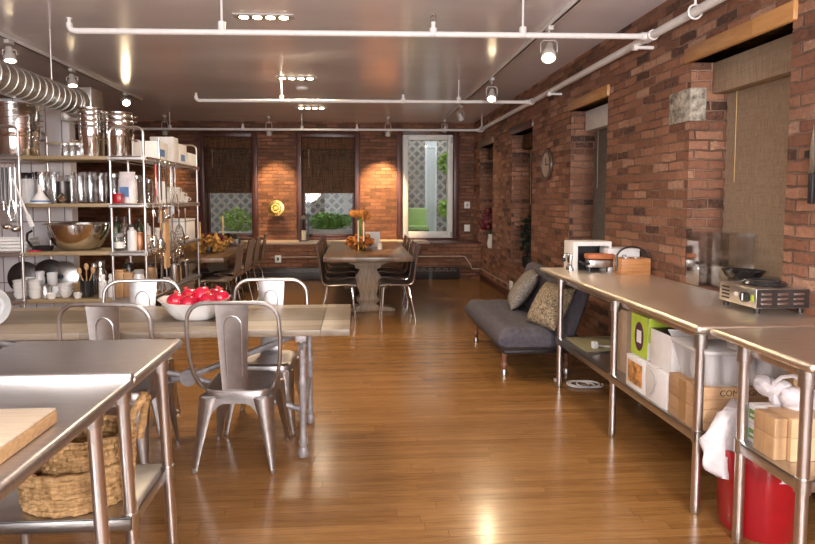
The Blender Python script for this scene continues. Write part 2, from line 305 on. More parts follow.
class MB:
    def __init__(s): s.bm = bmesh.new()
    def quadring(s, rings, closed_u=True, caps=(False, False)):
        bm = s.bm; R = [[bm.verts.new(p) for p in r] for r in rings]; n = len(R[0])
        for a, b in zip(R, R[1:]):
            for i in range(n if closed_u else n-1):
                j = (i+1) % n
                try: bm.faces.new((a[i], a[j], b[j], b[i]))
                except ValueError: pass
        if caps[0]: bm.faces.new(list(reversed(R[0])))
        if caps[1]: bm.faces.new(R[-1])
        return s
    def box(s, x0, x1, y0, y1, z0, z1, M=None):
        c = [Vector((x, y, z)) for z in (z0, z1) for x, y in ((x0, y0), (x1, y0), (x1, y1), (x0, y1))]
        if M: c = [M @ p for p in c]
        v = [s.bm.verts.new(p) for p in c]
        for f in ((3, 2, 1, 0), (4, 5, 6, 7), (0, 1, 5, 4), (1, 2, 6, 5), (2, 3, 7, 6), (3, 0, 4, 7)): s.bm.faces.new([v[i] for i in f])
        return s
    def cyl(s, p0, p1, r0, r1=None, n=12, caps=True):
        if r1 is None: r1 = r0
        x, y, d = basis(p0, p1); p0 = Vector(p0); p1 = Vector(p1)
        ring = lambda p, r: [p + x*math.cos(t)*r + y*math.sin(t)*r for t in [2*PI*i/n for i in range(n)]]
        return s.quadring([ring(p0, r0), ring(p1, r1)], True, (caps, caps))
    def tube(s, pts, r, n=8, closed=False):
        pts = [Vector(p) for p in pts]; rings = []; m = len(pts); px = None
        for i, p in enumerate(pts):
            if closed: t = pts[(i+1) % m]-pts[i-1]
            else: t = pts[min(i+1, m-1)]-pts[max(i-1, 0)]
            t.normalize()
            if px is None:
                a = Vector((0, 0, 1)) if abs(t.z) < .9 else Vector((1, 0, 0)); px = a.cross(t).normalized()
            else:
                px = (px - t*px.dot(t)).normalized()
            py = t.cross(px); rr = r[i] if isinstance(r, (list, tuple)) else r
            rings.append([p + px*math.cos(a)*rr + py*math.sin(a)*rr for a in [2*PI*k/n for k in range(n)]])
        if closed: rings.append(rings[0]); 
        if closed:
            bm = s.bm; R = [[bm.verts.new(p) for p in q] for q in rings[:-1]]
            for i in range(m):
                a, b = R[i], R[(i+1) % m]
                for k in range(n): bm.faces.new((a[k], a[(k+1) % n], b[(k+1) % n], b[k]))
            return s
        return s.quadring(rings, True, (True, True))
    def lathe(s, prof, c=(0, 0, 0), n=24, sx=1, sy=1, M=None, caps=(False, False)):
        c = Vector(c); rings = []
        for r, z in prof:
            rr = max(r, .0004)
            q = [Vector((math.cos(2*PI*i/n)*rr*sx, math.sin(2*PI*i/n)*rr*sy, z)) for i in range(n)]
            if M: q = [M @ p for p in q]
            rings.append([p+c for p in q])
        return s.quadring(rings, True, caps)
    def ell(s, c, r, n=14, k=8, M=None):
        if isinstance(r, (int, float)): r = (r, r, r)
        pr = [(math.sin(PI*i/k), -math.cos(PI*i/k)) for i in range(k+1)]
        rings = []
        for a, z in pr:
            q = [Vector((math.cos(2*PI*i/n)*max(a, .01)*r[0], math.sin(2*PI*i/n)*max(a, .01)*r[1], z*r[2])) for i in range(n)]
            if M: q = [M @ p for p in q]
            rings.append([p+Vector(c) for p in q])
        return s.quadring(rings, True, (True, True))
    def prism(s, poly, f0, f1):
        """poly of 2-D points; f0, f1 map a point to the two faces"""
        a = [s.bm.verts.new(f0(*p)) for p in poly]; b = [s.bm.verts.new(f1(*p)) for p in poly]; n = len(poly)
        s.bm.faces.new(list(reversed(a))); s.bm.faces.new(b)
        for i in range(n): s.bm.faces.new((a[i], a[(i+1) % n], b[(i+1) % n], b[i]))
        return s
    def sheet(s, path, w0, w1, th, axis='X'):
        """a strip swept along a profile path of (y, z, halfwidth-factor), thickness th"""
        n = len(path); top = []; bot = []
        for i, (y, z) in enumerate(path):
            a = path[max(i-1, 0)]; b = path[min(i+1, n-1)]
            t = Vector((0, b[0]-a[0], b[1]-a[1])).normalized(); nn = Vector((0, -t.z, t.y))
            w = w0 + (w1-w0)*i/(n-1)
            for L, k in ((top, .5), (bot, -.5)):
                p = Vector((0, y, z)) + nn*th*k
                L.append((p+Vector((-w, 0, 0)), p+Vector((w, 0, 0))))
        rings = [[t[0], t[1], b[1], b[0]] for t, b in zip(top, bot)]
        return s.quadring(rings, True, (True, True))
    def leaves(s, c, r, n, size, rnd, flat=.0):
        for _ in range(n):
            while True:
                v = Vector((rnd.uniform(-1, 1), rnd.uniform(-1, 1), rnd.uniform(-1, 1)))
                if .25 < v.length < 1: break
            p = Vector(c) + Vector((v.x*r[0], v.y*r[1], v.z*r[2]))
            M = Euler((rnd.uniform(-1.2, 1.2), rnd.uniform(-1.2, 1.2), rnd.uniform(0, 6.28))).to_matrix()
            k = size*rnd.uniform(.6, 1.3)
            q = [(0, -.5*k, 0), (.28*k, 0, .06*k), (0, .6*k, 0), (-.28*k, 0, .06*k)]
            vs = [s.bm.verts.new(p + M @ Vector(x)) for x in q]
            s.bm.faces.new(vs)
        return s
    def build(s, name, mat, parent=None, bevel=0, seg=2, loc=None, rot=None, angle=35, label=None, sub=0):
        bm = s.bm
        bmesh.ops.recalc_face_normals(bm, faces=bm.faces[:])
        if bevel:
            ed = [e for e in bm.edges if len(e.link_faces) == 2 and e.calc_face_angle(0) > .6]
            bmesh.ops.bevel(bm, geom=ed, offset=bevel, segments=seg, affect='EDGES', clamp_overlap=True, profile=.5)
        me = bpy.data.meshes.new(name); bm.to_mesh(me); bm.free()
        for p in me.polygons: p.use_smooth = True
        me.set_sharp_from_angle(angle=math.radians(angle))
        me.materials.append(mat)
        o = bpy.data.objects.new(name, me); COL.objects.link(o)
        if parent: o.parent = parent
        if loc: o.location = loc
        if rot: o.rotation_euler = rot
        if label: o['label'] = label
        if sub:
            md = o.modifiers.new('sub', 'SUBSURF'); md.levels = sub; md.render_levels = sub
        return o

def thing(name, label, cat, loc=(0, 0, 0), rz=0, group=None):
    o = bpy.data.objects.new(name, None); COL.objects.link(o); o.empty_display_size = .1
    o.location = loc; o.rotation_euler = (0, 0, rz) if not isinstance(rz, tuple) else rz
    return tag(o, label, cat, group)
def tag(o, label, cat, group=None):
    o['label'] = label; o['category'] = cat
    if group: o['group'] = group
    return o
def struct(o): o['kind'] = 'structure'; return o
def dup(root, loc, rz=0, label=None, group=None):
    r = root.copy(); COL.objects.link(r); r.location = loc
    r.rotation_euler = (0, 0, rz) if not isinstance(rz, tuple) else rz
    if label: r['label'] = label
    if group: r['group'] = group
    for ch in list(root.children):
        c = ch.copy(); COL.objects.link(c); c.parent = r
        for g in list(ch.children):
            d = g.copy(); COL.objects.link(d); d.parent = c
    return r
def light(name, typ, loc, energy, color, target=None, **kw):
    l = bpy.data.lights.new(name, typ); l.energy = energy; l.color = color
    for k, v in kw.items(): setattr(l, k, v)
    o = bpy.data.objects.new(name, l); COL.objects.link(o); o.location = loc
    if target is not None:
        o.rotation_euler = (Vector(target)-Vector(loc)).to_track_quat('-Z', 'Y').to_euler()
    return o
def arc(c, r, a0, a1, n, f): return [f(c[0]+r*math.cos(a0+(a1-a0)*i/n), c[1]+r*math.sin(a0+(a1-a0)*i/n)) for i in range(n+1)]
# ================================================================== THE ROOM
XR, YB, ZC, XL, YF = 2.30, 10.95, 2.93, -5.2, -2.6
struct(MB().box(XL-.3, XR+.5, YF-.3, YB+.3, -.15, 0).build('floor', FLOOR))
b = MB().box(XL-.3, XR+.5, YF-.3, YB+.3, ZC, ZC+.15)
struct(b.build('ceiling', CEIL))
for k, y in enumerate((3.05, 5.9, 8.75)):
    pass
# right wall: brick with four niches
NICHE = [(2.925, 3.83, .886), (5.12, 6.00, .886), (7.32, 8.28, .52), (9.44, 10.42, .60)]
ND = .30
def wall_with_openings(b, axis, a0, a1, d0, d1, z0, z1, ops):
    """ops: (from, to, sill, head) along the wall"""
    def bx(p0, p1, q0, q1):
        if p1-p0 < 1e-4 or q1-q0 < 1e-4: return
        if axis == 'Y': b.box(d0, d1, p0, p1, q0, q1)
        else: b.box(p0, p1, d0, d1, q0, q1)
    cur = a0
    for f, t, s, h in sorted(ops):
        bx(cur, f, z0, z1); bx(f, t, z0, s); bx(f, t, h, z1); cur = t
    bx(cur, a1, z0, z1)
b = MB()
wall_with_openings(b, 'Y', YF-.3, YB+.3, XR, XR+ND, 0, ZC, [(f, t, s, 2.40) for f, t, s in NICHE])
b.box(XR+ND, XR+ND+.15, YF-.3, YB+.3, 0, ZC)
struct(b.build('wall_right', BRICK_R))
for i, (f, t, s) in enumerate(NICHE):
    b = MB().box(XR-.025, XR+ND-.005, f-.03, t+.06, 2.40, 2.505)
    o = struct(b.build('trim_%d' % (i+1), BEAM if i < 2 else (OAKLEG if i == 3 else DARKTRIM), bevel=.012))
# stone quoin let into the brick at the corner of the nearest niche
struct(MB().box(XR-.005, XR+.115, 3.822, 4.10, 2.005, 2.235).build('trim_5', STONE, bevel=.014))
# back wall with three windows
WIN = [(-2.82, -1.93, .74, 2.63), (-1.01, 0.0, .72, 2.63), (.90, 1.90, .71, 2.70)]
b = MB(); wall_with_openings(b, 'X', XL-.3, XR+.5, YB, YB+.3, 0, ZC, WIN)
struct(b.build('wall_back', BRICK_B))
# brick ledge under the windows
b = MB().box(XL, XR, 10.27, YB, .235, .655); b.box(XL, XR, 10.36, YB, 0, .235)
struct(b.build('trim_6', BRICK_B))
struct(MB().box(-2.9, 1.36, 10.25, YB, .655, .69).build('trim_7', SLAB, bevel=.006))
struct(MB().box(1.38, XR, 10.26, YB, .655, .685).build('trim_8', DARKTRIM, bevel=.006))
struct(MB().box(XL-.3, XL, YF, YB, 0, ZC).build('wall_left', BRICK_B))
# front wall behind the camera, with two big assumed window openings added for fill light
b = MB(); ASSUMED_FW = [(-4.2, -1.9, .8, 2.6), (-1.3, 1.5, .8, 2.6)]
wall_with_openings(b, 'X', XL-.3, XR+.5, YF-.3, YF, 0, ZC, ASSUMED_FW)
struct(b.build('wall_front', WHITEPAINT))
# white panelled partition behind the racks
def panelmat():
    m, nt, out = nmat('white_panels'); L = nt.links.new
    b = N(nt, 'ShaderNodeBsdfPrincipled', i_Roughness=.3)
    tc = N(nt, 'ShaderNodeTexCoord'); mp = N(nt, 'ShaderNodeMapping'); mp.inputs['Rotation'].default_value = (PI/2, 0, 0)
    bt = N(nt, 'ShaderNodeTexBrick', i_Scale=1.0); bt.offset = 0
    bt.inputs['Color1'].default_value = (.56, .53, .54, 1); bt.inputs['Color2'].default_value = (.64, .60, .61, 1); bt.inputs['Mortar'].default_value = (.2, .17, .16, 1)
    bt.inputs['Mortar Size'].default_value = .006; bt.inputs['Brick Width'].default_value = .155; bt.inputs['Row Height'].default_value = .62
    L(tc.outputs['Object'], mp.inputs[0]); L(mp.outputs[0], bt.inputs['Vector']); L(bt.outputs['Color'], b.inputs['Base Color']); L(b.outputs[0], out.inputs[0]); return m
PANEL = panelmat()
struct(MB().box(XL, -2.87, 5.98, 6.10, 0, 2.47).build('wall_side', PANEL))

# ---- back windows
def frame_boxes(b, x0, x1, z0, z1, y0, y1, w, wb=None):
    wb = wb or w
    b.box(x0, x0+w, y0, y1, z0, z1); b.box(x1-w, x1, y0, y1, z0, z1)
    b.box(x0+w, x1-w, y0, y1, z1-w, z1); b.box(x0+w, x1-w, y0, y1, z0, z0+wb); return b
for i, (x0, x1, z0, z1) in enumerate(WIN):
    t = bpy.data.objects.new('window_%d' % (i+1), None); COL.objects.link(t); struct(t)
    o = .10
    b = MB(); b.box(x0-o, x0+.005, YB-.05, YB+.30, z0-.03, z1+o); b.box(x1-.005, x1+o, YB-.05, YB+.30, z0-.03, z1+o); b.box(x0+.005, x1-.005, YB-.05, YB+.30, z1, z1+o)
    b.box(x0+.005, x1-.005, YB-.06, YB+.30, z0-.03, z0+.01)
    struct(b.build('casing', DARKTRIM, t, bevel=.008))
    if i < 2:
        struct(frame_boxes(MB(), x0+.005, x1-.005, z0+.01, z1, YB+.16, YB+.21, .045, .06).build('sash', DARKTRIM, t, bevel=.005))
        struct(MB().box(x0+.04, x1-.04, YB+.182, YB+.188, z0+.06, z1-.04).build('pane', PANE, t))
    else:
        struct(frame_boxes(MB(), x0+.02, x1-.02, z0+.012, z1-.005, YB-.055, YB+.08, .10, .12).build('sash', WHITEFRAME, t, bevel=.012))
        struct(MB().box(x0+.12, x1-.12, YB+.0, YB+.006, z0+.13, z1-.10).build('pane', PANE, t))
        b = MB(); b.box(x1-.06, x1-.035, YB-.07, YB-.054, z1-.17, z1-.05); b.box(x1-.06, x1-.035, YB-.07, YB-.054, z0+.03, z0+.13)
        struct(b.build('hinge', GREYPLASTIC, t))
def blind(name, label, x, y, zt, zb, w, mat, band, back):
    """woven blind hanging; local x across, y towards the wall"""
    t = thing(name, label, 'blind', (x, y, zt), back, 'window blinds')
    b = MB(); n = 40; pts = []
    for i in range(n+1):
        z = -(zt-zb)*i/n; pts.append((.006*math.sin(i*2.4), z))
    b.sheet([(p[0], p[1]) for p in pts], w/2, w/2, .006)
    b.build('shade', mat, t)
    MB().box(-w/2, w/2, -.11, -.012, -.21, 0).build('valance', band, t, bevel=.004)
    MB().box(-w/2, w/2, -.018, .012, -(zt-zb)-.02, -(zt-zb)).build('bottom_bar', band, t, bevel=.004)
    MB().tube([(-w/2+.12, -.02, -.21), (-w/2+.125, -.02, -(zt-zb)*.55)], .003, 5).build('cord', WAX, t)
    return t
zb = at(230, 192, Y=YB).z
blind('woven_blind', 'dark brown woven blind half lowered over left back window', -2.375, YB+.07, 2.625, zb, .86, BLINDDARK, BLINDSOLID, 0)
blind('woven_blind', 'dark brown woven blind half lowered over middle back window', -.505, YB+.07, 2.625, zb, .98, BLINDDARK, BLINDSOLID, 0)
for (f, t_, s), mt, bd, lb in zip(NICHE, (BLINDTAN, BLINDGREY, BLINDSOLID, BLINDSOLID), (BLINDTAN, WHITEPAPER, BLINDSOLID, BLINDSOLID),
        ('tan woven blind with deep valance lowered in nearest brick niche, behind the hot plate', 'grey blind with pale valance in the second niche, right of the wall clock',
         'dark blind in the third brick niche, left of the wall clock', 'dark blind in farthest brick niche beside the corner')):
    blind('woven_blind', lb, XR+ND-.04, (f+t_)/2, 2.398, s+.03, t_-f-.02, mt, bd, -PI/2)

# ---- outside: yard, fence, planters
struct(MB().box(XL-1, XR+3, YB+.3, 15, .45, .62).build('yard_floor', PAVING))
struct(MB().box(XL-1, XR+3, 14.2, 14.4, .62, 3.4).build('yard_wall', YARDWALL))
b = MB(); x0, x1, z0, z1, yl = -4.2, 3.6, .64, 3.3, 12.7
def slat(p, q, y):
    d = Vector((q[0]-p[0], 0, q[1]-p[1])).normalized(); nn = Vector((-d.z, 0, d.x))*.027
    a = Vector((p[0], y, p[1])); c = Vector((q[0], y, q[1]))
    vs = [b.bm.verts.new(v) for v in (a-nn, a+nn, c+nn, c-nn)]; b.bm.faces.new(vs)
    v2 = [b.bm.verts.new(v+Vector((0, .012, 0))) for v in (a-nn, a+nn, c+nn, c-nn)]; b.bm.faces.new(v2[::-1])
    for i in range(4): b.bm.faces.new((vs[i], v2[i], v2[(i+1) % 4], vs[(i+1) % 4]))
hgt = z1-z0; x = x0-hgt
while x < x1:
    for sgn in (1, -1):
        a = [x, z0]; c = [x+hgt, z1]
        if a[0] < x0: a = [x0, z0+(x0-x)]
        if c[0] > x1: c = [x1, z1-(x+hgt-x1)]
        if c[0] > a[0]+.05:
            if sgn == 1: slat(a, c, yl)
            else: slat((x0+x1-a[0], a[1]), (x0+x1-c[0], c[1]), yl+.014)
    x += .21
f = thing('lattice_fence', 'brown diagonal lattice fence outside the back windows', 'fence', (0, 0, 0))
b.build('lattice', LATTICE, f)
b = MB()
for xx in (-4.2, -2.2, -.2, 1.75, 3.6): b.box(xx-.05, xx+.05, 12.72, 12.82, .62, 3.34)
b.box(-4.2, 3.6, 12.66, 12.74, 3.28, 3.36); b.build('frame', LATTICE, f)
rnd = random.Random(3)
def planter(label, x0, x1, y, ptop, leafmat, hh, n, boxmat, nm='planter_box'):
    t = thing(nm, label, 'planter', ((x0+x1)/2, y, .62))
    w = (x1-x0)/2
    b = MB(); b.box(-w, w, -.13, .13, 0, ptop-.62); b.build('trough', boxmat, t, bevel=.01)
    MB().leaves((0, 0, ptop-.62+hh*.45), (w*.98, .16, hh*.6), n, .075, rnd).build('foliage', leafmat, t, label='bright green leaves')
    return t
planter('grey planter box of clipped green shrubs outside the middle back window', -.93, -.06, 11.62, .86, LEAF, .34, 900, GREYPLASTIC)
planter('pale window box with loose green and orange plants outside the left back window', -2.72, -2.02, 11.62, .82, LEAFLIGHT, .46, 420, WHITEPLASTIC)
t = thing('shed_door', 'narrow pale shed door outside the tall white window', 'door', (1.66, 12.45, .62))
MB().box(-.13, .13, 0, .05, 0, 2.1).build('panel', SHED, t, bevel=.01); frame_boxes(MB(), -.13, .13, .1, 2.0, -.015, .002, .05).build('moulding', WHITEFRAME, t, bevel=.004)
t = thing('garden_chair', 'pale green cushioned garden chair outside the tall white window', 'chair', (1.30, 12.0, .62))
b = MB(); b.box(-.24, .24, .16, .24, .22, .66); b.build('back_cushion', CHAIRGREEN, t, bevel=.035)
MB().box(-.24, .24, -.22, .17, .20, .29).build('seat_cushion', CHAIRGREEN, t, bevel=.03)
for sx in (-.22, .22):
    for sy in (-.2, .2): MB().cyl((sx, sy, 0), (sx, sy, .21), .018, n=8).build('leg', BLACK, t)
t = thing('hanging_vine', 'bright green vine in two clumps on the lattice outside the tall white window', 'plant', (2.02, 12.4, .62))
b = MB(); b.leaves((0, 0, 1.62), (.2, .16, .26), 260, .10, rnd); b.leaves((-.02, 0, .62), (.2, .16, .22), 220, .10, rnd); b.build('leaves', LEAFLIGHT, t)
MB().tube([(0, 0, 0), (.03, .05, .6), (-.03, .05, 1.1), (.0, 0, 1.7)], .012, 6).build('stem', OAKLEG, t)

# ---- baseboard heater with scalloped grille, along the foot of the ledge
t = thing('baseboard_heater', 'long dark baseboard heater with scalloped grille under the back ledge', 'heater', (0, 10.29, 0))
MB().box(-3.6, 1.9, -.03, .068, .0, .23).build('casing', HEATER, t, bevel=.006)
b = MB()
xx = 1.78
while xx > .55:
    pts = arc((xx, .165), .04, 0, PI, 8, lambda a, c: (a, -.035, c)); b.tube(pts, .009, 6); xx -= .135
b.tube([(-3.5, -.034, .16), (1.85, -.034, .16)], .006, 6); b.build('grille', SCALLOP, t)
MB().box(1.34, 1.40, -.036, .0, 0, .229).build('divider', BLACK, t)
struct(MB().box(XR-.016, XR, 6.0, 10.25, 0, .10).build('baseboard_right', DARKTRIM, bevel=.004))

# ---- sprinkler pipes
PZ, PXR = 2.67, 2.185
def hanger(b, x, y, z): b.cyl((x, y, z), (x, y, ZC), .006, n=6); b.cyl((x, y, z-.03), (x, y, z+.05), .026, n=10)
def cross_pipe(label, xl, y, hx, heads, r=.021, xr=PXR, dl=-.02):
    t = thing('sprinkler_pipe', label, 'pipe', (0, y, PZ), 0, 'sprinkler pipes across the ceiling')
    b = MB(); b.tube([(xl, 0, .055+dl), (xl, 0, .03+dl), (xl+.012, 0, .008+dl), (xl+.04, 0, dl), (xr-.031, 0, 0)], r, 12); b.cyl((xl, 0, .05+dl), (xl, 0, .085+dl), .012, n=10); b.cyl((xl, 0, .083+dl), (xl, 0, .088+dl), .02, n=10)
    b.build('pipe', PIPEWHITE, t)
    for x in hx:
        b = MB(); b.cyl((x, 0, -.024), (x, 0, .05), r+.006, n=12); b.cyl((x, 0, .05), (x, 0, ZC-PZ), .008, n=8); b.build('hanger_rod', PIPEWHITE, t)
    for x in heads:
        b = MB(); b.cyl((x, 0, -.027), (x, 0, .03), r+.007, n=12); b.cyl((x, 0, .03), (x, 0, .075), .016, n=10); b.build('sprinkler_tee', PIPEWHITE, t)
        b = MB(); b.cyl((x, 0, .075), (x, 0, .10), .008, n=8); b.tube([(x-.018, 0, .08), (x-.02, 0, .11), (x, 0, .125), (x+.02, 0, .11), (x+.018, 0, .08)], .004, 6); b.cyl((x, 0, .123), (x, 0, .128), .02, n=12); b.build('sprinkler_head', CHROME, t)
    return t
cross_pipe('white sprinkler pipe crossing the ceiling nearest the camera', at(72, 28, Z=PZ).x, 4.18, [at(221, 28, Z=PZ).x, at(524, 33, Z=PZ).x], [at(434, 31, Z=PZ).x], dl=-.03)
cross_pipe('white sprinkler pipe crossing mid-ceiling, second from the camera', at(195, 98, Z=PZ).x, 7.05, [at(281, 99, Z=PZ).x, at(457, 103, Z=PZ).x], [at(403, 101, Z=PZ).x])
cross_pipe('white sprinkler pipe along the ceiling above the back windows', -3.85, 9.95, [at(170, 128, Z=PZ).x, at(302, 129, Z=PZ).x], [at(242, 128, Z=PZ).x, at(357, 129, Z=PZ).x])
t = thing('sprinkler_pipe', 'thick white sprinkler main running along the right brick wall', 'pipe', (PXR, 0, PZ), 0, 'sprinkler pipes across the ceiling')
MB().tube([(0, YF, 0), (0, 9.98, 0)], .03, 14).build('pipe', PIPEWHITE, t)
for y in (4.18, 7.05, 9.95):
    b = MB(); b.cyl((0, y-.05, 0), (0, y+.05, 0), .040, n=14); b.cyl((-.07, y, 0), (-.02, y, 0), .029, n=12); b.build('tee_fitting', PIPEWHITE, t)
for y in (3.62, 9.8):
    b = MB(); pts = arc((0, .0), .045, 0, 2*PI, 12, lambda a, c: (a, y, c))[:-1]; b.tube(pts, .007, 6, True); b.cyl((0, y, .04), (0, y, ZC-PZ), .008, n=8); b.build('ring_hanger', PIPEWHITE, t)
for y in (4.35, 6.3):
    b = MB(); b.cyl((-.01, y, -.035), (.115, y, -.035), .014, n=10); b.cyl((-.045, y, -.035), (-.01, y, -.035), .024, n=10); b.build('wall_bracket', PIPEWHITE, t)

# ---- spiral duct on the left
t = thing('spiral_duct', 'spiral steel ventilation duct hanging below the ceiling at left', 'duct', (-2.63, 0, 2.375))
prof = []; rings = []; n = 28
for y in [1.5+.1*i for i in range(41)]:
    for dy, r in ((0, .118), (.086, .118), (.087, .124), (.095, .124), (.096, .118)):
        rings.append([Vector((math.cos(2*PI*k/n)*r, y+dy + .1*k/n*0, math.sin(2*PI*k/n)*r)) for k in range(n)])
MB().quadring(rings, True, (True, True)).build('duct_tube', GALV, t, angle=22)
b = MB().box(-.14, .15, 4.09+1.52, 4.36+1.52, -.17, .15); b.build('plenum_box', GALV, t, bevel=.01)
MB().cyl((0, 5.54, 0), (0, 5.615, 0), .125, .138, n=28).build('collar', GALV, t)
b = MB()
for y in (3.0, 5.2): b.cyl((0, y, .115), (0, y, ZC-2.375), .006, n=6)
b.build('hanger_rod', STEELLEG, t)

# ---- track lights
def track(label, x, y0, y1):
    t = thing('light_track', label, 'light track', (x, 0, ZC), 0)
    MB().box(-.024, .024, y0, y1, -.034, 0).build('rail', PIPEWHITE, t, bevel=.004)
    MB().box(-.010, .010, y0+.02, y1-.02, -.0355, -.02).build('slot', DARKSTEEL, t)
    return t
def lamp_head(label, loc, aim, drop=.05, group='track lamps', sc=1.0):
    """loc: where the lamp hangs from (its mount); aim: point it lights"""
    t = thing('track_lamp', label, 'lamp', loc, 0, group)
    MB().box(-.022, .022, -.045, .045, -.035, 0).build('mount', WHITELAMP, t, bevel=.005)
    c = Vector((0, 0, -.035-drop-.085*sc)); d = (Vector(aim)-(Vector(loc)+c)).normalized()
    M = d.to_track_quat('-Z', 'Y').to_matrix()
    b = MB(); b.cyl((0, 0, -.03), (0, 0, -.035-drop*.6), .006, n=8)
    hw = .052*sc
    b.tube([Vector((-hw, 0, 0))+c, Vector((-hw, 0, drop*.55+.04))+c, Vector((-hw*.7, 0, drop*.8+.05))+c, Vector((hw*.7, 0, drop*.8+.05))+c, Vector((hw, 0, drop*.55+.04))+c, Vector((hw, 0, 0))+c], .0055, 6)
    b.build('yoke', WHITELAMP, t)
    b = MB(); b.lathe([(.0, .07), (.022, .065), (.028, .02), (.046, -.02), (.046, -.05), (.040, -.05), (.036, -.042), (.0, -.040)], c, 18, M=M @ Matrix.Scale(sc, 3)); b.build('can', WHITELAMP, t)
    b = MB(); b.lathe([(0, -.058), (.02, -.056), (.034, -.0475), (.0, -.046)], c, 16, M=M @ Matrix.Scale(sc, 3)); b.build('bulb', GLOWTRACK, t, label='glowing bulb face')
    p = Vector(loc)+c+d*.075*sc
    return t, p
TX = 1.62
track('white light track on the ceiling along the right wall', TX, 2.0, 10.6)
track('white light track on the ceiling along the duct at left', -3.1, 3.2, 8.6)
SPOTS = []
def lamp(label, loc, aim, e, drop=.05, ang=55, sc=1.0, col=(1, .76, .48)):
    t, p = lamp_head(label, loc, aim, drop, sc=sc)
    light('spot_light', 'SPOT', p, e, col, aim, spot_size=math.radians(ang), spot_blend=.8, shadow_soft_size=.03)
lamp('lit track lamp with wire yoke, largest and nearest on the right track', (TX-.005, 4.74, ZC-.034), (.9, 3.0, .0), 55, .06, 80, 1.35)
lamp('lit track lamp second nearest along the right track', (TX, 6.75, ZC-.034), (1.1, 5.0, 0), 50, .06, 80, 1.25)
lamp('small white track lamp third along the right track', (TX, 8.75, ZC-.034), (2.25, 9.6, 1.3), 24, .05, 70)
lamp('white track lamp farthest along the right track, above the tall window', (TX, 10.3, ZC-.034), (1.3, 10.95, 1.2), 10, .05, 70)
lamp('white track lamp nearest on the left track, above the pot stacks', (-3.1, 5.42, ZC-.034), (-2.7, 5.0, .6), 20, .0, 100, 1.15)
lamp('white track lamp second on the left track, above the duct end', (-3.1, 6.56, ZC-.034), (-2.7, 6.1, .6), 20, .0, 100, 1.15)
lamp('bright lit track lamp at the far end of the left track', (-3.08, 7.98, ZC-.034), (-1.7, 5.6, 1.0), 40, -.03, 100, 1.2)
# lamps on the ceiling before the back wall
for u, lb, aimx, e in ((165, 'small lamp at the ceiling left of the left back window', -3.55, 60), (269, 'small brass lamp at the ceiling between left and middle back windows', -1.45, 210), (388, 'small brass lamp at the ceiling between middle and tall white windows', .46, 400)):
    p = at(u, 131, Y=10.3)
    lamp(lb, (p.x, 10.3, ZC), (aimx, YB, 1.35), e, .16, 64, 1.0, (1, .66, .32))

# ---- recessed downlights, four lamps in a row
def downlight(label, x0, x1, y, e):
    w = (x1-x0)/2
    t = thing('downlight_row', label, 'ceiling light', ((x0+x1)/2, y, ZC), 0, 'four-lamp downlights in the ceiling')
    MB().box(-w-.03, w+.03, -.055, .055, -.008, 0).build('trim_plate', WHITELAMP, t, bevel=.003)
    for k in range(4):
        x = -w + (2*w)*(k+.5)/4
        b = MB().cyl((x, 0, -.0085), (x, 0, -.014), .05*w/.21, n=18); b.build('lamp_ring', DARKSTEEL, t)
        MB().cyl((x, 0, -.013), (x, 0, -.019), .036*w/.21, n=18).build('lamp_face', GLOWDOWN, t, label='glowing round lamp')
    light('downlight', 'AREA', ((x0+x1)/2, y, ZC-.03), e, (1, .80, .56), ((x0+x1)/2, y, 0), shape='RECTANGLE', size=2*w, size_y=.1, spread=math.radians(150))
downlight('row of four lit downlights nearest the camera, above the steel pipe hanger', -.93, -.51, 4.70, 40)
downlight('row of four lit downlights in mid-ceiling, second from the camera', -.92, -.48, 7.02, 26)
downlight('row of four lit downlights farthest back, near the back pipe', -.91, -.47, 9.27, 16)
t = thing('smoke_detector', 'small round white detector on the ceiling between downlight rows', 'detector', (-.69, 7.67, ZC))
MB().lathe([(0, -.035), (.06, -.033), (.075, -.02), (.085, 0)], n=24).build('cover', WHITEPLASTIC, t); MB().cyl((.03, 0, -.0345), (.03, 0, -.037), .006, n=8).build('led', RED, t)

# ---- wall fittings
t = thing('wall_clock', 'round dark-rimmed wall clock on the right brick wall between niches', 'clock', (XR, 6.70, 1.875), (0, -PI/2, 0))
MB().lathe([(0, .0), (.17, 0), (.185, .018), (.18, .035), (.15, .04), (.145, .028), (0, .028)], n=36).build('rim', CLOCKRIM, t)
MB().cyl((0, 0, .028), (0, 0, .031), .144, n=36).build('face', CLOCKFACE, t)
MB().box(-.005, .08, -.006, .006, .032, .036).build('hand', BLACK, t); MB().box(-.006, .006, -.11, .01, .0365, .039).build('hand', BLACK, t)
t = thing('brass_disc', 'round polished brass disc hanging on the back brick wall', 'wall ornament', (at(276, 208, Y=YB-.13).x, YB-.13, at(276, 208, Y=YB-.13).z), (PI/2, 0, 0))
MB().lathe([(0, .05), (.03, .05), (.045, .03), (.06, .045), (.085, .045), (.10, .025), (.15, .02), (.155, 0), (0, 0)], n=32).build('disc', BRASS, t)
MB().tube([(0, .14, .012), (0, .42, .0), (.0, .75, .0)], .003, 5).build('hanging_wire', DARKSTEEL, t)
def outlet(label, loc, rot, hole=BLACK):
    t = thing('wall_socket', label, 'socket', loc, rot, 'white wall sockets')
    MB().box(-.055, .055, -.065, .065, 0, .03).build('plate', WHITEPLASTIC, t, bevel=.005)
    MB().box(-.018, .018, -.028, .028, .03, .033).build('insert', hole, t); return t
p = at(278, 259, Y=10.25); outlet('white socket box with black insert on the brick ledge below the brass disc', (p.x, 10.27, p.z), (PI/2, 0, 0))
p = at(467, 205, Y=YB); outlet('white switch plate right of the tall white window, upper of two', (p.x, YB, p.z), (PI/2, 0, 0), GREYPLASTIC)
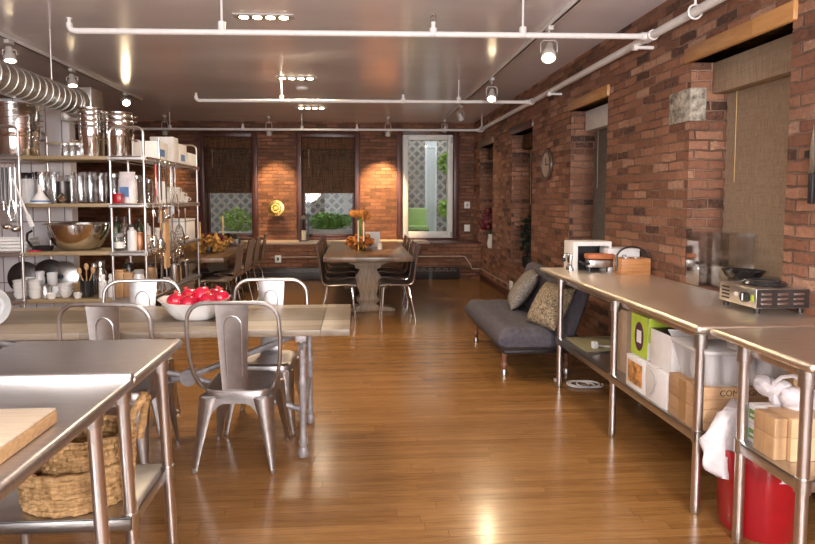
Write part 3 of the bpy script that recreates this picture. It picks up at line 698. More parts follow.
p = at(467, 228, Y=YB); outlet('white socket plate right of the tall white window, lower of two', (p.x, YB, p.z), (PI/2, 0, 0), WHITEPAPER)
outlet('small white socket box at the foot of the right wall beyond the sofa', (XR, 8.2, .20), (PI/2, 0, -PI/2), WHITEPAPER)
t = tag(MB().tube([(-1.5, 10.25, .43), (1.95, 10.25, .43), (2.0, 10.25, .42), (2.10, 10.25, .28), (2.13, 10.25, .2), (2.28, 10.22, .2), (2.28, 9.5, .2), (2.28, 8.26, .2)], .010, 8).build('conduit', SLAB), 'thin white conduit running along the brick ledge and right wall', 'conduit')
# ================================================================== FURNITURE
def prep_table(label, x0, x1, y0, y1, zt, legs, zs, sx0=None, sx1=None, sy0=None, sy1=None, lean=0, rim=True, splash=None, mat=None):
    cx, cy = (x0+x1)/2, (y0+y1)/2
    t = thing('prep_table', label, 'table', (cx, cy, 0), 0)
    hx, hy = (x1-x0)/2, (y1-y0)/2
    b = MB().box(-hx, hx, -hy, hy, zt-.036, zt); b.build('tabletop', mat or STEEL, t, bevel=.016, seg=4, angle=60)
    MB().box(-hx+.05, hx-.05, -hy+.05, hy-.05, zt-.075, zt-.034).build('frame_rail', STEELLEG, t, bevel=.004)
    if splash:
        y = splash; MB().box(-hx+.01, hx, y-.012, y+.012, zt-.02, zt+.022).build('rolled_edge', SATIN, t, bevel=.011, seg=3)
    for lx, ly in legs:
        o = MB().cyl((lx-cx, ly-cy, zt-.06), (lx-cx+lean, ly-cy, .05), .0205, n=16).build('leg', STEELLEG, t)
        b = MB(); b.cyl((lx-cx, ly-cy, zt-.10), (lx-cx, ly-cy, zt-.036), .029, n=16); b.build('socket', SATIN, o)
        MB().lathe([(0, 0), (.017, 0), (.021, .02), (.021, .05), (.0, .05)], (lx-cx+lean, ly-cy, 0), 14).build('foot', SATIN, o)
    a0, a1, c0, c1 = sx0-cx, sx1-cx, sy0-cy, sy1-cy
    b = MB(); b.box(a0, a1, c0, c1, zs-.008, zs); b.box(a0, a0+.006, c0, c1, zs-.045, zs); b.box(a1-.006, a1, c0, c1, zs-.045, zs); b.box(a0, a1, c0, c0+.006, zs-.045, zs); b.box(a0, a1, c1-.006, c1, zs-.045, zs)
    b.build('undershelf', SATIN, t, bevel=.002)
    for lx, ly in legs: MB().cyl((lx-cx+lean*.55, ly-cy, zs-.05), (lx-cx+lean*.55, ly-cy, zs+.006), .027, n=14).build('shelf_bracket', SATIN, t)
    return t
CT = .888
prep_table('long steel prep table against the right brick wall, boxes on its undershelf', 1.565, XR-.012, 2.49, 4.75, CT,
    [(1.585, 4.28), (1.585, 3.36), (1.585, 2.495), (2.24, 4.28), (2.24, 3.36), (2.24, 2.50)], .395, 1.56, 2.27, 2.475, 4.31, mat=STEELREFL)
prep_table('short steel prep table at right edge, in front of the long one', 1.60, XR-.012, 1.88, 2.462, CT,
    [(1.635, 2.27), (1.635, 1.935), (2.23, 2.27), (2.23, 1.935)], .445, 1.615, 2.24, 1.92, 2.285, mat=STEELREFL)
MBX = None
prep_table('steel prep table at left, farther of two pushed together, basket beneath', -1.39, -.72, 1.89, 2.405, CT,
    [(-.77, 2.27), (-.785, 1.93), (-1.34, 2.27), (-1.34, 1.93)], .40, -1.37, -.755, 1.90, 2.30, lean=.03)
prep_table('steel prep table at lower left corner carrying the cutting board', -1.62, -.72, .60, 1.876, CT,
    [(-.79, 1.73), (-.79, .7), (-1.55, 1.73), (-1.55, .7)], .30, -1.58, -.77, .68, 1.76, lean=.03, splash=.626)

# ---- dining table with iron legs
TT = .762
t = thing('dining_table', 'weathered plank dining table with grey iron legs, pomegranates on top', 'table', (-1.16, 3.445, 0))
b = MB().box(-1.25, .97, -.375, .375, TT-.036, TT); b.build('tabletop', TABLEWOOD, t, bevel=.004)
MB().box(.97, 1.13, -.375, .375, TT-.037, TT+.001).build('breadboard_end', TABLEWOOD, t, bevel=.005)
def iron_leg(x, y):
    b = MB(); b.lathe([(.0, 0), (.024, 0), (.03, .012), (.026, .04), (.019, .055), (.026, .085), (.021, .10), (.017, .13), (.021, .40), (.026, .43), (.018, .45), (.018, .62), (.027, .645), (.02, .66), (.034, .70), (.036, TT-.037), (0, TT-.037)], (x, y, 0), 14)
    return b.build('leg', CAST, t)
for sx in (.86, -1.1):
    for sy in (-.245, .255): iron_leg(sx, sy)
    b = MB(); b.box(sx-.015, sx+.015, -.24, .25, .27, .31); b.build('end_stretcher', CAST, t, bevel=.006)
    b = MB(); b.box(sx-.03, sx+.03, -.34, .34, TT-.075, TT-.037)
    for sy in (-1, 1): b.tube([(sx, sy*.25, .62), (sx, sy*.28, .66), (sx, sy*.33, .69)], .012, 6)
    b.build('cross_bracket', CAST, t, bevel=.006)
b = MB()
for ex, ez in ((.84, .66), (.84, .18), (-1.08, .66), (-1.08, .18)): b.tube([(.16, 0, .40), ((ex+.16)/2, .0, (ez+.40)/2), (ex, 0, ez)], .019, 8)
b.cyl((.16, -.035, .40), (.16, .035, .40), .05, n=14)
b.build('cross_brace', CAST, t)

# ---- stamped metal cafe chair; faces +y
def superell(a, bb, z, n=28, e=4.5, wy=0.0):
    out = []
    for i in range(n):
        q = 2*PI*i/n; c, s_ = math.cos(q), math.sin(q)
        x = abs(c)**(2/e)*(1 if c >= 0 else -1); y = abs(s_)**(2/e)*(1 if s_ >= 0 else -1)
        out.append(Vector((x*a*(1+wy*y), y*bb, z)))
    return out
def make_cafe_chair(label):
    t = thing('metal_chair', label, 'chair', (0, 0, 0), 0, 'metal cafe chairs at the dining table')
    b = MB()
    b.quadring([superell(.06, .055, .432, wy=.05), superell(.12, .12, .435, wy=.05), superell(.165, .165, .444, wy=.05), superell(.180, .178, .442, wy=.05), superell(.188, .186, .43, wy=.05), superell(.190, .188, .395, wy=.05)], True, (True, False))
    b.build('seat', GUN, t, angle=60)
    # skirt with arched openings flowing into the legs
    b = MB(); n = 12
    cs = [(-.172, -.178), (.172, -.178), (.18, .18), (-.18, .18)]
    for i in range(4):
        p, q = Vector((*cs[i], 0)), Vector((*cs[(i+1) % 4], 0)); top = []; bot = []
        nrm = Vector(((q-p).y, -(q-p).x, 0)).normalized()
        for k in range(n+1):
            f = k/n; e = abs(2*f-1); base = p.lerp(q, f)
            drop = .04 + .19*max(0, (e-.25)/.75)**2.6
            top.append(base+Vector((0, 0, .41))+nrm*.004); bot.append(base+nrm*(.004+.02*drop/.17)+Vector((0, 0, .41-drop)))
        for k in range(n):
            vs = [b.bm.verts.new(x) for x in (top[k], top[k+1], bot[k+1], bot[k])]; b.bm.faces.new(vs)
    bmesh.ops.remove_doubles(b.bm, verts=b.bm.verts[:], dist=1e-5)
    b.build('skirt', GUN, t, angle=80)
    for sx in (-1, 1):
        for sy in (-1, 1):
            b = MB(); a = Vector((sx*.158, sy*.160, .40)); f = Vector((sx*.212, sy*(.195 if sy > 0 else .22), .012)); rings = []
            for k in range(7):
                u = k/6; c = a.lerp(f, u); w = .044*(1-u)**1.4+.0145; ww = .034*(1-u)**1.3+.0135
                dx = Vector((sx, sy, 0)).normalized(); dy = Vector((-dx.y, dx.x, 0))
                rings.append([c+dx*w*.55, c+dx*w*.35+dy*ww, c-dx*w*.35+dy*ww*1.25, c-dx*w*.6, c-dx*w*.35-dy*ww*1.25, c+dx*w*.35-dy*ww])
            b.quadring(rings, True, (True, True)); o = b.build('leg', GUN, t, angle=70)
            MB().lathe([(0, 0), (.014, 0), (.016, .01), (.014, .028), (0, .028)], (f.x, f.y, 0), 10).build('foot', SATIN, o)
    # back hoop
    h = [(-.178, -.08, .415), (-.205, -.125, .455), (-.232, -.155, .53), (-.245, -.172, .63), (-.25, -.185, .74), (-.246, -.193, .81)]
    for i in range(1, 7):
        a = PI - PI/2*i/6; h.append((-.146+.10*math.cos(a), -.193-.012*i/6, .82+.10*math.sin(a)))
    h = h + [(0, -.207, .922)] + [(-x, y, z) for x, y, z in reversed(h)]
    MB().tube(h, .0115, 10).build('back_hoop', GUN, t)
    # splat
    b = MB(); rings = []
    for k in range(9):
        u = k/8; w = .066+.024*u; y = -.168-.037*u; z = .43+.49*u; th = .003
        rings.append([Vector((-w, y-.006, z)), Vector((-w*.55, y+.002, z)), Vector((w*.55, y+.002, z)), Vector((w, y-.006, z)),
                      Vector((w, y-.006-th, z)), Vector((w*.55, y+.002-th, z)), Vector((-w*.55, y+.002-th, z)), Vector((-w, y-.006-th, z))])
    b.quadring(rings, True, (True, True)); sp = b.build('splat', GUN, t, angle=25)
    for off in (-.0035, .0025):
        pts = []
        def yy(z): return -.168-.037*(z-.43)/.49+.0005+off
        for z in (.52, .60, .70, .78): pts.append((-.040-.006*(z-.52)/.3, yy(z), z))
        for i in range(1, 8): a = PI-PI*i/8; pts.append((.047*math.cos(a), yy(.79+.047*math.sin(a)), .79+.060*math.sin(a)))
        for z in (.78, .70, .60, .52): pts.append((.040+.006*(z-.52)/.3, yy(z), z))
        MB().tube(pts, .0035, 6).build('embossed_rib', GUN, sp)
    return t
ch = make_cafe_chair('metal chair seen from behind, nearest the camera, tucked under the table beside the iron leg')
ch.location = (-.638, 3.235, 0); ch.rotation_euler = (0, 0, math.radians(-4))
dup(ch, (-1.29, 3.225, 0), math.radians(-6), 'metal chair seen from behind at left, partly hidden by the steel prep table')
dup(ch, (-1.42, 3.70, 0), PI+math.radians(3), 'metal chair on the far side of the table, left, before the shelves')
dup(ch, (-.585, 3.70, 0), PI+math.radians(-3), 'metal chair on the far side of the table, right of the pomegranate bowl')

# ---- pomegranates in a white bowl
bp_ = Vector((-.95, 3.42, TT))
t = thing('serving_bowl', 'wide white ceramic bowl heaped with pomegranates on the dining table', 'bowl', bp_)
b = MB(); rings = []
for a_, z in ((.02, .0), (.10, .0), (.115, .008), (.145, .04), (.185, .088), (.205, .108), (.197, .108), (.175, .088), (.135, .045), (.09, .02), (.02, .015)):
    q = superell(a_, a_*.78, z, 36, 2.8)
    if z > .08: q = [p + Vector((0, 0, .018*(p.x/.205)**2)) for p in q]
    rings.append(q)
b.quadring(rings, True, (True, True)); b.build('bowl', WHITECER, t)
pm = None
spots = [(-.10, -.035, .105, 'front left of the bowl, whole'), (-.015, -.075, .098, 'lowest at the front of the heap'), (.045, -.01, .135, 'topmost in the middle of the heap'), (.09, -.055, .108, 'front right of the bowl'),
         (.145, .005, .115, 'at the right rim of the bowl'), (-.045, .04, .120, 'behind the front left one'), (.105, .065, .118, 'at the back right of the heap')]
for i, (x, y, z, w) in enumerate(spots):
    rr = (rnd.uniform(-.6, .6), rnd.uniform(-.6, .6), rnd.uniform(0, 6))
    if i == 2: rr = (-.9, .2, 0)
    lb = 'shiny red pomegranate ' + w
    if pm is None:
        pm = thing('pomegranate', lb, 'fruit', bp_+Vector((x, y, z)), rr, 'pomegranates in the white bowl')
        b = MB(); r = .055
        pr = [(math.sin(PI*k/12)*r*(1+.03*math.cos(3*PI*k/12)), -math.cos(PI*k/12)*r*.95) for k in range(13)]
        b.lathe(pr, n=20, caps=(True, True)); b.build('fruit', POM, pm)
        b = MB(); b.lathe([(.011, .046), (.011, .055), (.016, .064), (.013, .064), (.009, .056)], n=12); b.build('crown', POMCROWN, pm)
    else: dup(pm, bp_+Vector((x, y, z)), rr, lb)
t = thing('shallow_dish', 'round white shallow dish standing on edge at the left end of the dining table', 'dish', (-2.02, 3.27, TT+.114), (math.radians(87), 0, math.radians(8)))
MB().lathe([(0, 0), (.07, 0), (.10, .03), (.112, .036), (.112, .042), (.096, .036), (.066, .008), (.05, .008), (.048, .012), (.045, .008), (0, .008)], n=36).build('dish', plain('matte_dish', (.46, .46, .45), .4, var=.1), t)

# ---- baskets under the left prep table
def rope(c, rx, ry, z0, z1, rows, flare, n=90):
    b = MB(); 
    for k in range(rows):
        f = k/(rows-1); z = z0+(z1-z0)*f; s_ = 1+flare*f; pts = []
        for i in range(n):
            a = 2*PI*i/n; w = .0035*math.sin(a*34+k*1.7)
            pts.append((c[0]+math.cos(a)*(rx*s_+w), c[1]+math.sin(a)*(ry*s_+w), z+.002*math.sin(a*17+k)))
        b.tube(pts, (z1-z0)/(rows-1)*.62, 7, True)
    b.cyl((c[0], c[1], z0-.008), (c[0], c[1], z0+.006), rx*.97, n=36) if abs(rx-ry) < .001 else b.lathe([(0, z0-.008), (1, z0-.008), (1, z0+.006), (0, z0+.006)], (c[0], c[1], 0), 36, rx*.98, ry*.98)
    return b
def basket(label, loc, rx, ry, h, rows, flare, handles):
    t = thing('seagrass_basket', label, 'basket', loc, 0, 'woven seagrass baskets')
    rope((0, 0), rx, ry, .014, h, rows, flare).build('body', SEAGRASS, t)
    for sx, hh, tilt in handles:
        x = sx*rx*(1+flare); pts = []
        for i in range(13):
            a = PI*i/12; pts.append((x+sx*(tilt*math.sin(a)), .085*math.cos(a), h-.03+hh*math.sin(a)+.03*(0 if 0 < i < 12 else -1)))
        b = MB(); b.tube(pts, .014, 8); q = [(p[0]+.006*math.sin(i*2), p[1], p[2]+.005*math.cos(i*2)) for i, p in enumerate(pts)]; b.tube(q, .013, 8); b.build('handle', SEAGRASS, t)
    return t
basket('shallow round seagrass basket on the undershelf, in front of the taller one', (-1.0, 2.06, .401), .172, .145, .135, 7, .07, [])
basket('taller seagrass basket with looped handle on the undershelf, nested in the shallow one', (-.97, 2.085, .425), .140, .118, .20, 10, .06, [(1, .16, .05)])
# ---- cutting board
t = thing('cutting_board', 'thick pale maple cutting board at the corner of the left prep table', 'cutting board', (-1.10, 1.16, CT))
MB().box(-.32, .325, -.40, .34, .002, .034).build('core', MAPLE_EDGE, t, bevel=.003); MB().box(-.318, .323, -.398, .338, .034, .042).build('top_face', MAPLE, t, bevel=.003)

# ---- futon sofa along the right wall
t = thing('futon_sofa', 'charcoal grey armless futon sofa along the right wall with two cushions', 'sofa', (1.15, 4.45, 0))
b = MB(); nx, ny = 12, 22
def pad(b, L, W, T, tuft=.012, M=None):
    rings = []
    for i in range(ny+1):
        y = L*i/ny; e = min(1, min(y, L-y)/.05); r = []
        k = .5+.5*math.sqrt(max(0, 1-(1-e)**2))
        top = []; bot = []
        for j in range(nx+1):
            x = W*j/nx; ex = min(1, min(x, W-x)/.05); kx = .5+.5*math.sqrt(max(0, 1-(1-ex)**2))
            dz = tuft*(abs(math.sin(PI*x/W*3))**.5*abs(math.sin(PI*y/L*5))**.5)
            top.append(Vector((x, y, T*(.5+.5*k*kx)-tuft+dz))); bot.append(Vector((x, y, T*(.5-.5*k*kx))))
        rings.append(top+list(reversed(bot)))
    if M: rings = [[M @ p for p in r] for r in rings]
    return b.quadring(rings, True, (True, True))
pad(b, 1.45, .66, .19, .012, Matrix.Translation((0, 0, .235))); b.build('seat_mattress', SOFA, t, angle=50)
Mb = Matrix.Translation((.64, 0, .33)) @ Matrix.Rotation(-math.radians(71), 4, 'Y')
b = MB(); pad(b, 1.45, .48, .15, .012, Mb); b.build('backrest', SOFA, t, angle=50)
MB().box(.06, .76, .08, 1.37, .20, .247).build('frame', BLACK, t, bevel=.01)
for x, y in ((.09, .17), (.09, 1.28), (.62, .17), (.62, 1.28)):
    b = MB(); b.lathe([(0, .0), (.024, 0), (.026, .03), (.018, .05), (.026, .08), (.026, .10), (.017, .115), (.021, .16), (.024, .20), (0, .20)], (x, y, 0), 14); o = b.build('leg', RUST, t)
    MB().lathe([(.0, -.001), (.026, -.001), (.028, .03), (.02, .048), (0, .048)], (x, y, .002), 14).build('ferrule', SATIN, o)
def pillow(label, loc, rot, mat, s=.43):
    t = thing('cushion', label, 'cushion', loc, rot, 'cushions on the futon sofa')
    b = MB(); n = 16; rings = []
    def pt(u, v, sg):
        k = (1-abs(u)**2.6)*(1-abs(v)**2.6); pin = 1-.06*(1-abs(u)**2)*(abs(v) > .9)-.0
        return Vector((u*s/2*(1-.05*(1-v*v)**2*0), v*s/2, sg*.085*max(0, k)**.55))
    for sg in (1, -1):
        g = [[b.bm.verts.new(pt(-1+2*i/n, -1+2*j/n, sg)) for j in range(n+1)] for i in range(n+1)]
        for i in range(n):
            for j in range(n):
                q = (g[i][j], g[i+1][j], g[i+1][j+1], g[i][j+1]); b.bm.faces.new(q if sg > 0 else q[::-1])
    bmesh.ops.remove_doubles(b.bm, verts=b.bm.verts[:], dist=1e-5)
    b.build('cover', mat, t, angle=80); return t
# leaned against the backrest: rotate so the face looks to the room and up
def lean(yaw, tilt): 
    return (Euler((0, 0, yaw)).to_matrix() @ Euler((0, -tilt, 0)).to_matrix()).to_euler()
pillow('smaller grey brown cushion leaning on the sofa back, farther from the camera', (1.615, 5.38, .60), tuple(lean(math.radians(-12), math.radians(55))), CUSHION2, .42)
pillow('mottled tan cushion leaning on the sofa back, nearer the steel table', (1.615, 4.60, .59), tuple(lean(math.radians(18), math.radians(58))), CUSHION, .39)

# ---- trestle dining tables at the back
def trestle(label, x0, x1, y0, y1, z=.745, ped=((.36), (.36))):
    cx, cy = (x0+x1)/2, (y0+y1)/2; hx, hy = (x1-x0)/2, (y1-y0)/2
    t = thing('trestle_table', label, 'table', (cx, cy, 0), 0)
    MB().box(-hx, hx, -hy, hy, z-.06, z).build('tabletop', FARWOOD, t, bevel=.006)
    MB().box(-.25, .25, -hy+.25, hy-.25, z-.10, z-.06).build('apron', OAKLEG, t, bevel=.005)
    for sy in (-hy+.40, hy-.40):
        prof = [(.0, .0), (.34, 0), (.36, .03), (.30, .055), (.15, .07), (.10, .10), (.15, .14), (.155, .17), (.11, .2), (.115, .26), (.16, .40), (.165, .47), (.12, .53), (.11, .56), (.17, .58), (.17, .61), (.26, .645), (0, .645)]
        b = MB(); rings = []
        for w, zz in prof:
            d = min(w, .11); rings.append([Vector((sx*w, sy+s2*d, zz)) for sx, s2 in ((-1, -1), (1, -1), (1, 1), (-1, 1))] if w > 0 else [Vector((sx*.01, sy+s2*.01, zz)) for sx, s2 in ((-1, -1), (1, -1), (1, 1), (-1, 1))])
        b.quadring(rings, True, (True, True)); b.build('pedestal', OAKLEG, t, bevel=.006, angle=40)
    MB().box(-.04, .04, -hy+.5, hy-.5, .22, .32).build('stretcher', OAKLEG, t, bevel=.006)
    return t
trestle('long brown trestle table at the back with orange flowers, before the windows', -.40, .735, 7.07, 9.75)
trestle('brown trestle table at back left with red flowers, behind the racks', -2.80, -1.62, 7.10, 9.75)
def make_shell_chair(label, mat, group):
    t = thing('side_chair', label, 'chair', (0, 0, 0), 0, group)
    prof = [(.215, .43), (.20, .447), (.10, .449), (-.05, .44), (-.12, .44), (-.165, .455), (-.19, .49), (-.20, .55), (-.215, .66), (-.235, .78), (-.26, .90)]
    MB().sheet(prof, .205, .19, .012).build('shell', mat, t, angle=60)
    for s in (-1, 1): MB().tube([(s*.213, .21, .435), (s*.216, .10, .447), (s*.216, -.10, .437), (s*.213, -.168, .452), (s*.211, -.197, .50), (s*.208, -.207, .58), (s*.203, -.222, .68), (s*.198, -.24, .80), (s*.195, -.265, .905)], .0085, 6).build('side_rim', CHROME, t)
    for s in (-1, 1):
        for y0, y1 in ((.16, .20), (-.13, -.22)):
            MB().tube([(s*.15, y0*.6, .432), (s*.175, y0, .428), (s*.19, y0*1.05, .40), (s*.205, y1, .0)], .0095, 8).build('leg', CHROME, t)
    b = MB(); b.box(-.15, .15, -.05, .09, .424, .438); b.build('seat_plate', DARKSTEEL, t); return t
G1, G2 = 'chairs along the long trestle table', 'chairs along the back left trestle table'
c1 = make_shell_chair('dark chair with chrome legs nearest the camera, right side of the long trestle table', DARKPLY, G1)
c1.location = (.51, 6.98, 0); c1.rotation_euler = (0, 0, PI/2)
nm = ['second', 'third', 'fourth', 'fifth']
for k, y in enumerate((7.62, 8.22, 8.84)): dup(c1, (.53, y, 0), PI/2, '%s chair from the camera, right side of the long trestle table' % nm[k])
dup(c1, (-.20, 6.98, 0), -PI/2, 'dark chair with chrome legs nearest the camera, left side of the long trestle table')
for k, y in enumerate((7.62, 8.22, 8.84)): dup(c1, (-.22, y, 0), -PI/2, '%s chair from the camera, left side of the long trestle table' % nm[k])
c2 = make_shell_chair('taupe chair nearest the camera, aisle side of the back left trestle table', PLY, G2)
c2.location = (-1.72, 7.42, 0); c2.rotation_euler = (0, 0, PI/2)
for k, y in enumerate((8.05, 8.65, 9.3)): dup(c2, (-1.70, y, 0), PI/2+.04*(k-1), 'taupe %s chair from the camera, aisle side of the back left trestle table' % nm[k])

# ---- things on the back tables
TZ = .745
def taper_candle(label, loc, h, r, mat, holder, hh=.06):
    t = thing('candle', label, 'candle', loc, 0, 'taper candles on the back tables')
    MB().lathe([(0, 0), (.04, 0), (.042, .006), (.014, .015), (.012, hh-.02), (.022, hh), (.018, hh), (.0, hh-.012)], n=16).build('holder', holder, t)
    MB().lathe([(0, hh-.012), (r, hh-.012), (r*.85, hh+h), (0, hh+h+.004)], n=10).build('wax', mat, t); return t
def arrangement(label, loc, rx, ry, h, mat, mat2, n=160, head=None):
    t = thing('flower_arrangement', label, 'flowers', loc)
    MB().lathe([(0, 0), (.05, 0), (.065, .05), (.05, .10), (.045, .10), (.0, .09)], n=16).build('vase', DARKPLY, t)
    MB().leaves((0, 0, h*.42), (rx, ry, h*.42), n, .085, rnd).build('leaves', mat, t)
    b = MB()
    for i in range(12): 
        a = 2*PI*i/12*1.9; b.ell((math.cos(a)*rx*.55, math.sin(a)*ry*.55, h*(.5+.3*rnd.random())), rnd.uniform(.025, .045), 8, 5)
    b.build('blooms', mat2, t)
    if head:
        b = MB()
        for i in range(14): b.ell((head[0]+rnd.uniform(-.13, .13), rnd.uniform(-.1, .1), head[1]+rnd.uniform(-.035, .045)), rnd.uniform(.04, .06), 8, 5)
        b.build('mums', MUMS, t); MB().tube([(0, 0, .05), (head[0]*.6, 0, head[1]*.6), (head[0], 0, head[1])], .02, 6).build('stem', LEAF, t)
    return t
p = at(361, 247, Z=TZ)
arrangement('orange mums above autumn leaves in the middle of the long trestle table', (.07, 8.35, TZ), .22, .22, .24, AUTUMN, MUMS, 200, (.0, .50))
taper_candle('pale taper candle in a green glass holder, in front of the orange mums', (.12, 7.95, TZ), .27, .012, PALEWAX, GREENGLASS, .14)
taper_candle('pale taper candle left of the one in green glass, by orange mums', (.045, 8.02, TZ), .30, .011, PALEWAX, BRASS, .12)
t = thing('place_card', 'white folded card standing behind the orange mums', 'card', (.27, 8.7, TZ))
b = MB(); b.prism([(-.06, 0), (-.055, 0), (0, .215), (.055, 0), (.06, 0), (.002, .225), (-.002, .225)], lambda y, z: Vector((-.11, y, z)), lambda y, z: Vector((.11, y, z))); b.build('card', WHITEPAPER, t)
t = thing('white_pillar_candle', 'short white pillar candle right of the orange mums', 'candle', (.36, 8.2, TZ)); MB().lathe([(0, 0), (.035, 0), (.035, .09), (.0, .085)], n=16).build('wax', PALEWAX, t); MB().cyl((0, 0, .08), (0, 0, .1), .002, n=5).build('wick', BLACK, t)
arrangement('low arrangement of red flowers and dry leaves on back left table', (-1.98, 7.85, TZ), .34, .26, .30, DRYLEAF, REDFLOWER, 210)
taper_candle('tall yellow taper candle on back left table, seen by the rack post', (at(200, 235, Y=7.7).x, 7.7, TZ), .30, .014, WAX, BRASS, .12)
taper_candle('yellow taper candle at the middle of the back left table, behind red flowers', (at(223, 235, Y=8.4).x, 8.4, TZ), .34, .014, WAX, BRASS, .14)
t = thing('dark_trough', 'dark green low trough on back left table before the window', 'planter', (-1.98, 8.9, TZ)); MB().box(-.2, .2, -.08, .08, 0, .12).build('trough', DARKSTEEL, t, bevel=.008); MB().leaves((0, 0, .15), (.19, .07, .05), 60, .05, rnd).build('leaves', LEAFDARK, t)
# ---- things on the ledge and in the niches
LZ = .69
def lantern(label, loc, w, h):
    t = thing('candle_lantern', label, 'lantern', loc)
    b = MB(); b.box(-w, w, -w, w, 0, .025)
    for sx in (-1, 1):
        for sy in (-1, 1): b.box(sx*w-.008*(sx+1), sx*w-.008*(sx-1), sy*w-.008*(sy+1), sy*w-.008*(sy-1), .025, h)
    b.box(-w, w, -w, w, h, h+.02); b.lathe([(w*1.2, h+.02), (w*.5, h+.07), (.02, h+.085), (.0, h+.085)], n=4, M=Matrix.Rotation(PI/4, 3, 'Z')); b.build('frame', BLACK, t)
    MB().tube(arc((0, h+.10), .03, 0, 2*PI, 12, lambda a, c: (a, 0, c))[:-1], .005, 6, True).build('ring', BLACK, t)
    MB().lathe([(0, .025), (.045, .025), (.045, .2), (0, .195)], n=16).build('candle', PALEWAX, t, label='pale pillar candle'); return t
p = at(304, 238, Y=10.6); lantern('black candle lantern on the ledge left of the middle back window', (p.x, 10.6, LZ), .085, .40)
t = thing('red_bouquet', 'dark red bouquet in a white vase in the farthest wall niche', 'flowers', (2.42, 9.98, .60))
MB().lathe([(0, 0), (.06, 0), (.085, .08), (.055, .2), (.07, .25), (.06, .25), (.04, .2), (0, .03)], n=18).build('vase', WHITECER, t)
b = MB()
for i in range(26): b.ell((rnd.uniform(-.12, .07), rnd.uniform(-.24, .24), .50+rnd.uniform(-.12, .16)), rnd.uniform(.05, .075), 8, 5)
b.build('blooms', REDFLOWER, t); MB().tube([(0, 0, .1), (0, .02, .45)], .03, 8).build('stems', LEAFDARK, t)
t = thing('dark_bush', 'dark bushy plant in the third niche behind the sofa back', 'plant', (2.42, 7.75, .52))
MB().lathe([(0, 0), (.09, 0), (.11, .15), (.1, .15), (0, .13)], n=18).build('pot', BLACK, t); b = MB(); b.leaves((0, 0, .42), (.12, .26, .30), 420, .07, rnd); b.build('leaves', LEAFDARK, t); MB().cyl((0, 0, .1), (0, 0, .5), .012, n=6).build('stem', DARKPLY, t)
# ================================================================== KITCHEN RACKS AND WHAT STANDS ON THEM
TIER = (1.85, 1.43, 1.0, .57, .15)
def make_rack(label, x0, x1, y0, y1, ys, top, hook_front=True):
    t = thing('storage_rack', label, 'shelving rack', (x0, y0, 0), 0)
    w, d = x1-x0, y1-y0
    for y in ys:
        for x in (.012, w-.012):
            o = MB().cyl((x, y-y0, .02), (x, y-y0, top), .0125, n=12).build('post', STEELLEG, t)
            MB().lathe([(0, 0), (.02, 0), (.02, .012), (.01, .022), (0, .022)], (x, y-y0, 0), 12).build('foot', BLACK, o)
    for y in (ys[0], ys[-1]):
        b = MB(); r = .06; pts = [(.012, y-y0, top-.002)] + [(.012+r-r*math.cos(PI/2*i/5), y-y0, top+r*math.sin(PI/2*i/5)) for i in range(6)] + [(w-.012-r+r*math.sin(PI/2*i/5), y-y0, top+r*math.cos(PI/2*i/5)) for i in range(6)] + [(w-.012, y-y0, top-.002)]
        b.tube(pts, .0115, 8); b.build('end_bow', STEELLEG, t)
    for k, z in enumerate(TIER):
        b = MB()
        b.tube([(0.02, -.012, z-.006), (w-.02, -.012, z-.006), (w+.012, .02, z-.006), (w+.012, d-.02, z-.006), (w-.02, d+.012, z-.006), (.02, d+.012, z-.006), (-.012, d-.02, z-.006), (-.012, .02, z-.006)], .006, 6, True)
        b.tube([(0.02, -.012, z-.034), (w-.02, -.012, z-.034), (w+.012, .02, z-.034), (w+.012, d-.02, z-.034), (w-.02, d+.012, z-.034), (.02, d+.012, z-.034), (-.012, d-.02, z-.034), (-.012, .02, z-.034)], .005, 6, True)
        n = int(d/.03)
        for i in range(n+1): b.box(-.01, w+.01, d*i/n-.004, d*i/n+.004, z-.007, z)
        b.box(w+.002, w+.010, 0, d, z-.034, z-.006); b.box(0, w, -.010, -.004, z-.034, z-.006)
        b.build('wire_shelf', SATIN, t)
    return t
RRX0, RRX1, RRY0, RRY1 = -2.175, -1.86, 5.20, 6.95
make_rack('wire storage rack at left, its long side along the aisle, utensils hanging from it', RRX0, RRX1, RRY0, RRY1, (5.215, 5.62, 6.92), 2.045)
make_rack('wire storage rack cut by the left edge of the photo', -3.55, -2.93, 5.20, 5.70, (5.215, 5.685), 2.045)
for z, w in zip(TIER, ('topmost, under the pot stacks', 'second from top, under the glass pitchers', 'third from top, under the big mixing bowl', 'fourth from top, under the white cups', 'lowest, near the floor')):
    t = thing('shelf_board', 'tan wooden shelf board bridging the two racks, ' + w, 'shelf', (-2.5525, 5.44, z), 0, 'shelf boards bridging the racks')
    MB().box(-.366, .366, -.225, .225, -.032, 0).build('board', SHELFWOOD, t, bevel=.003)
    b = MB(); b.box(-.382, -.36, -.21, .21, -.040, -.032); b.box(.36, .382, -.21, .21, -.040, -.032); b.build('cleat', SATIN, t)
def U(u, Y): return at(u, 199, Y=Y).x

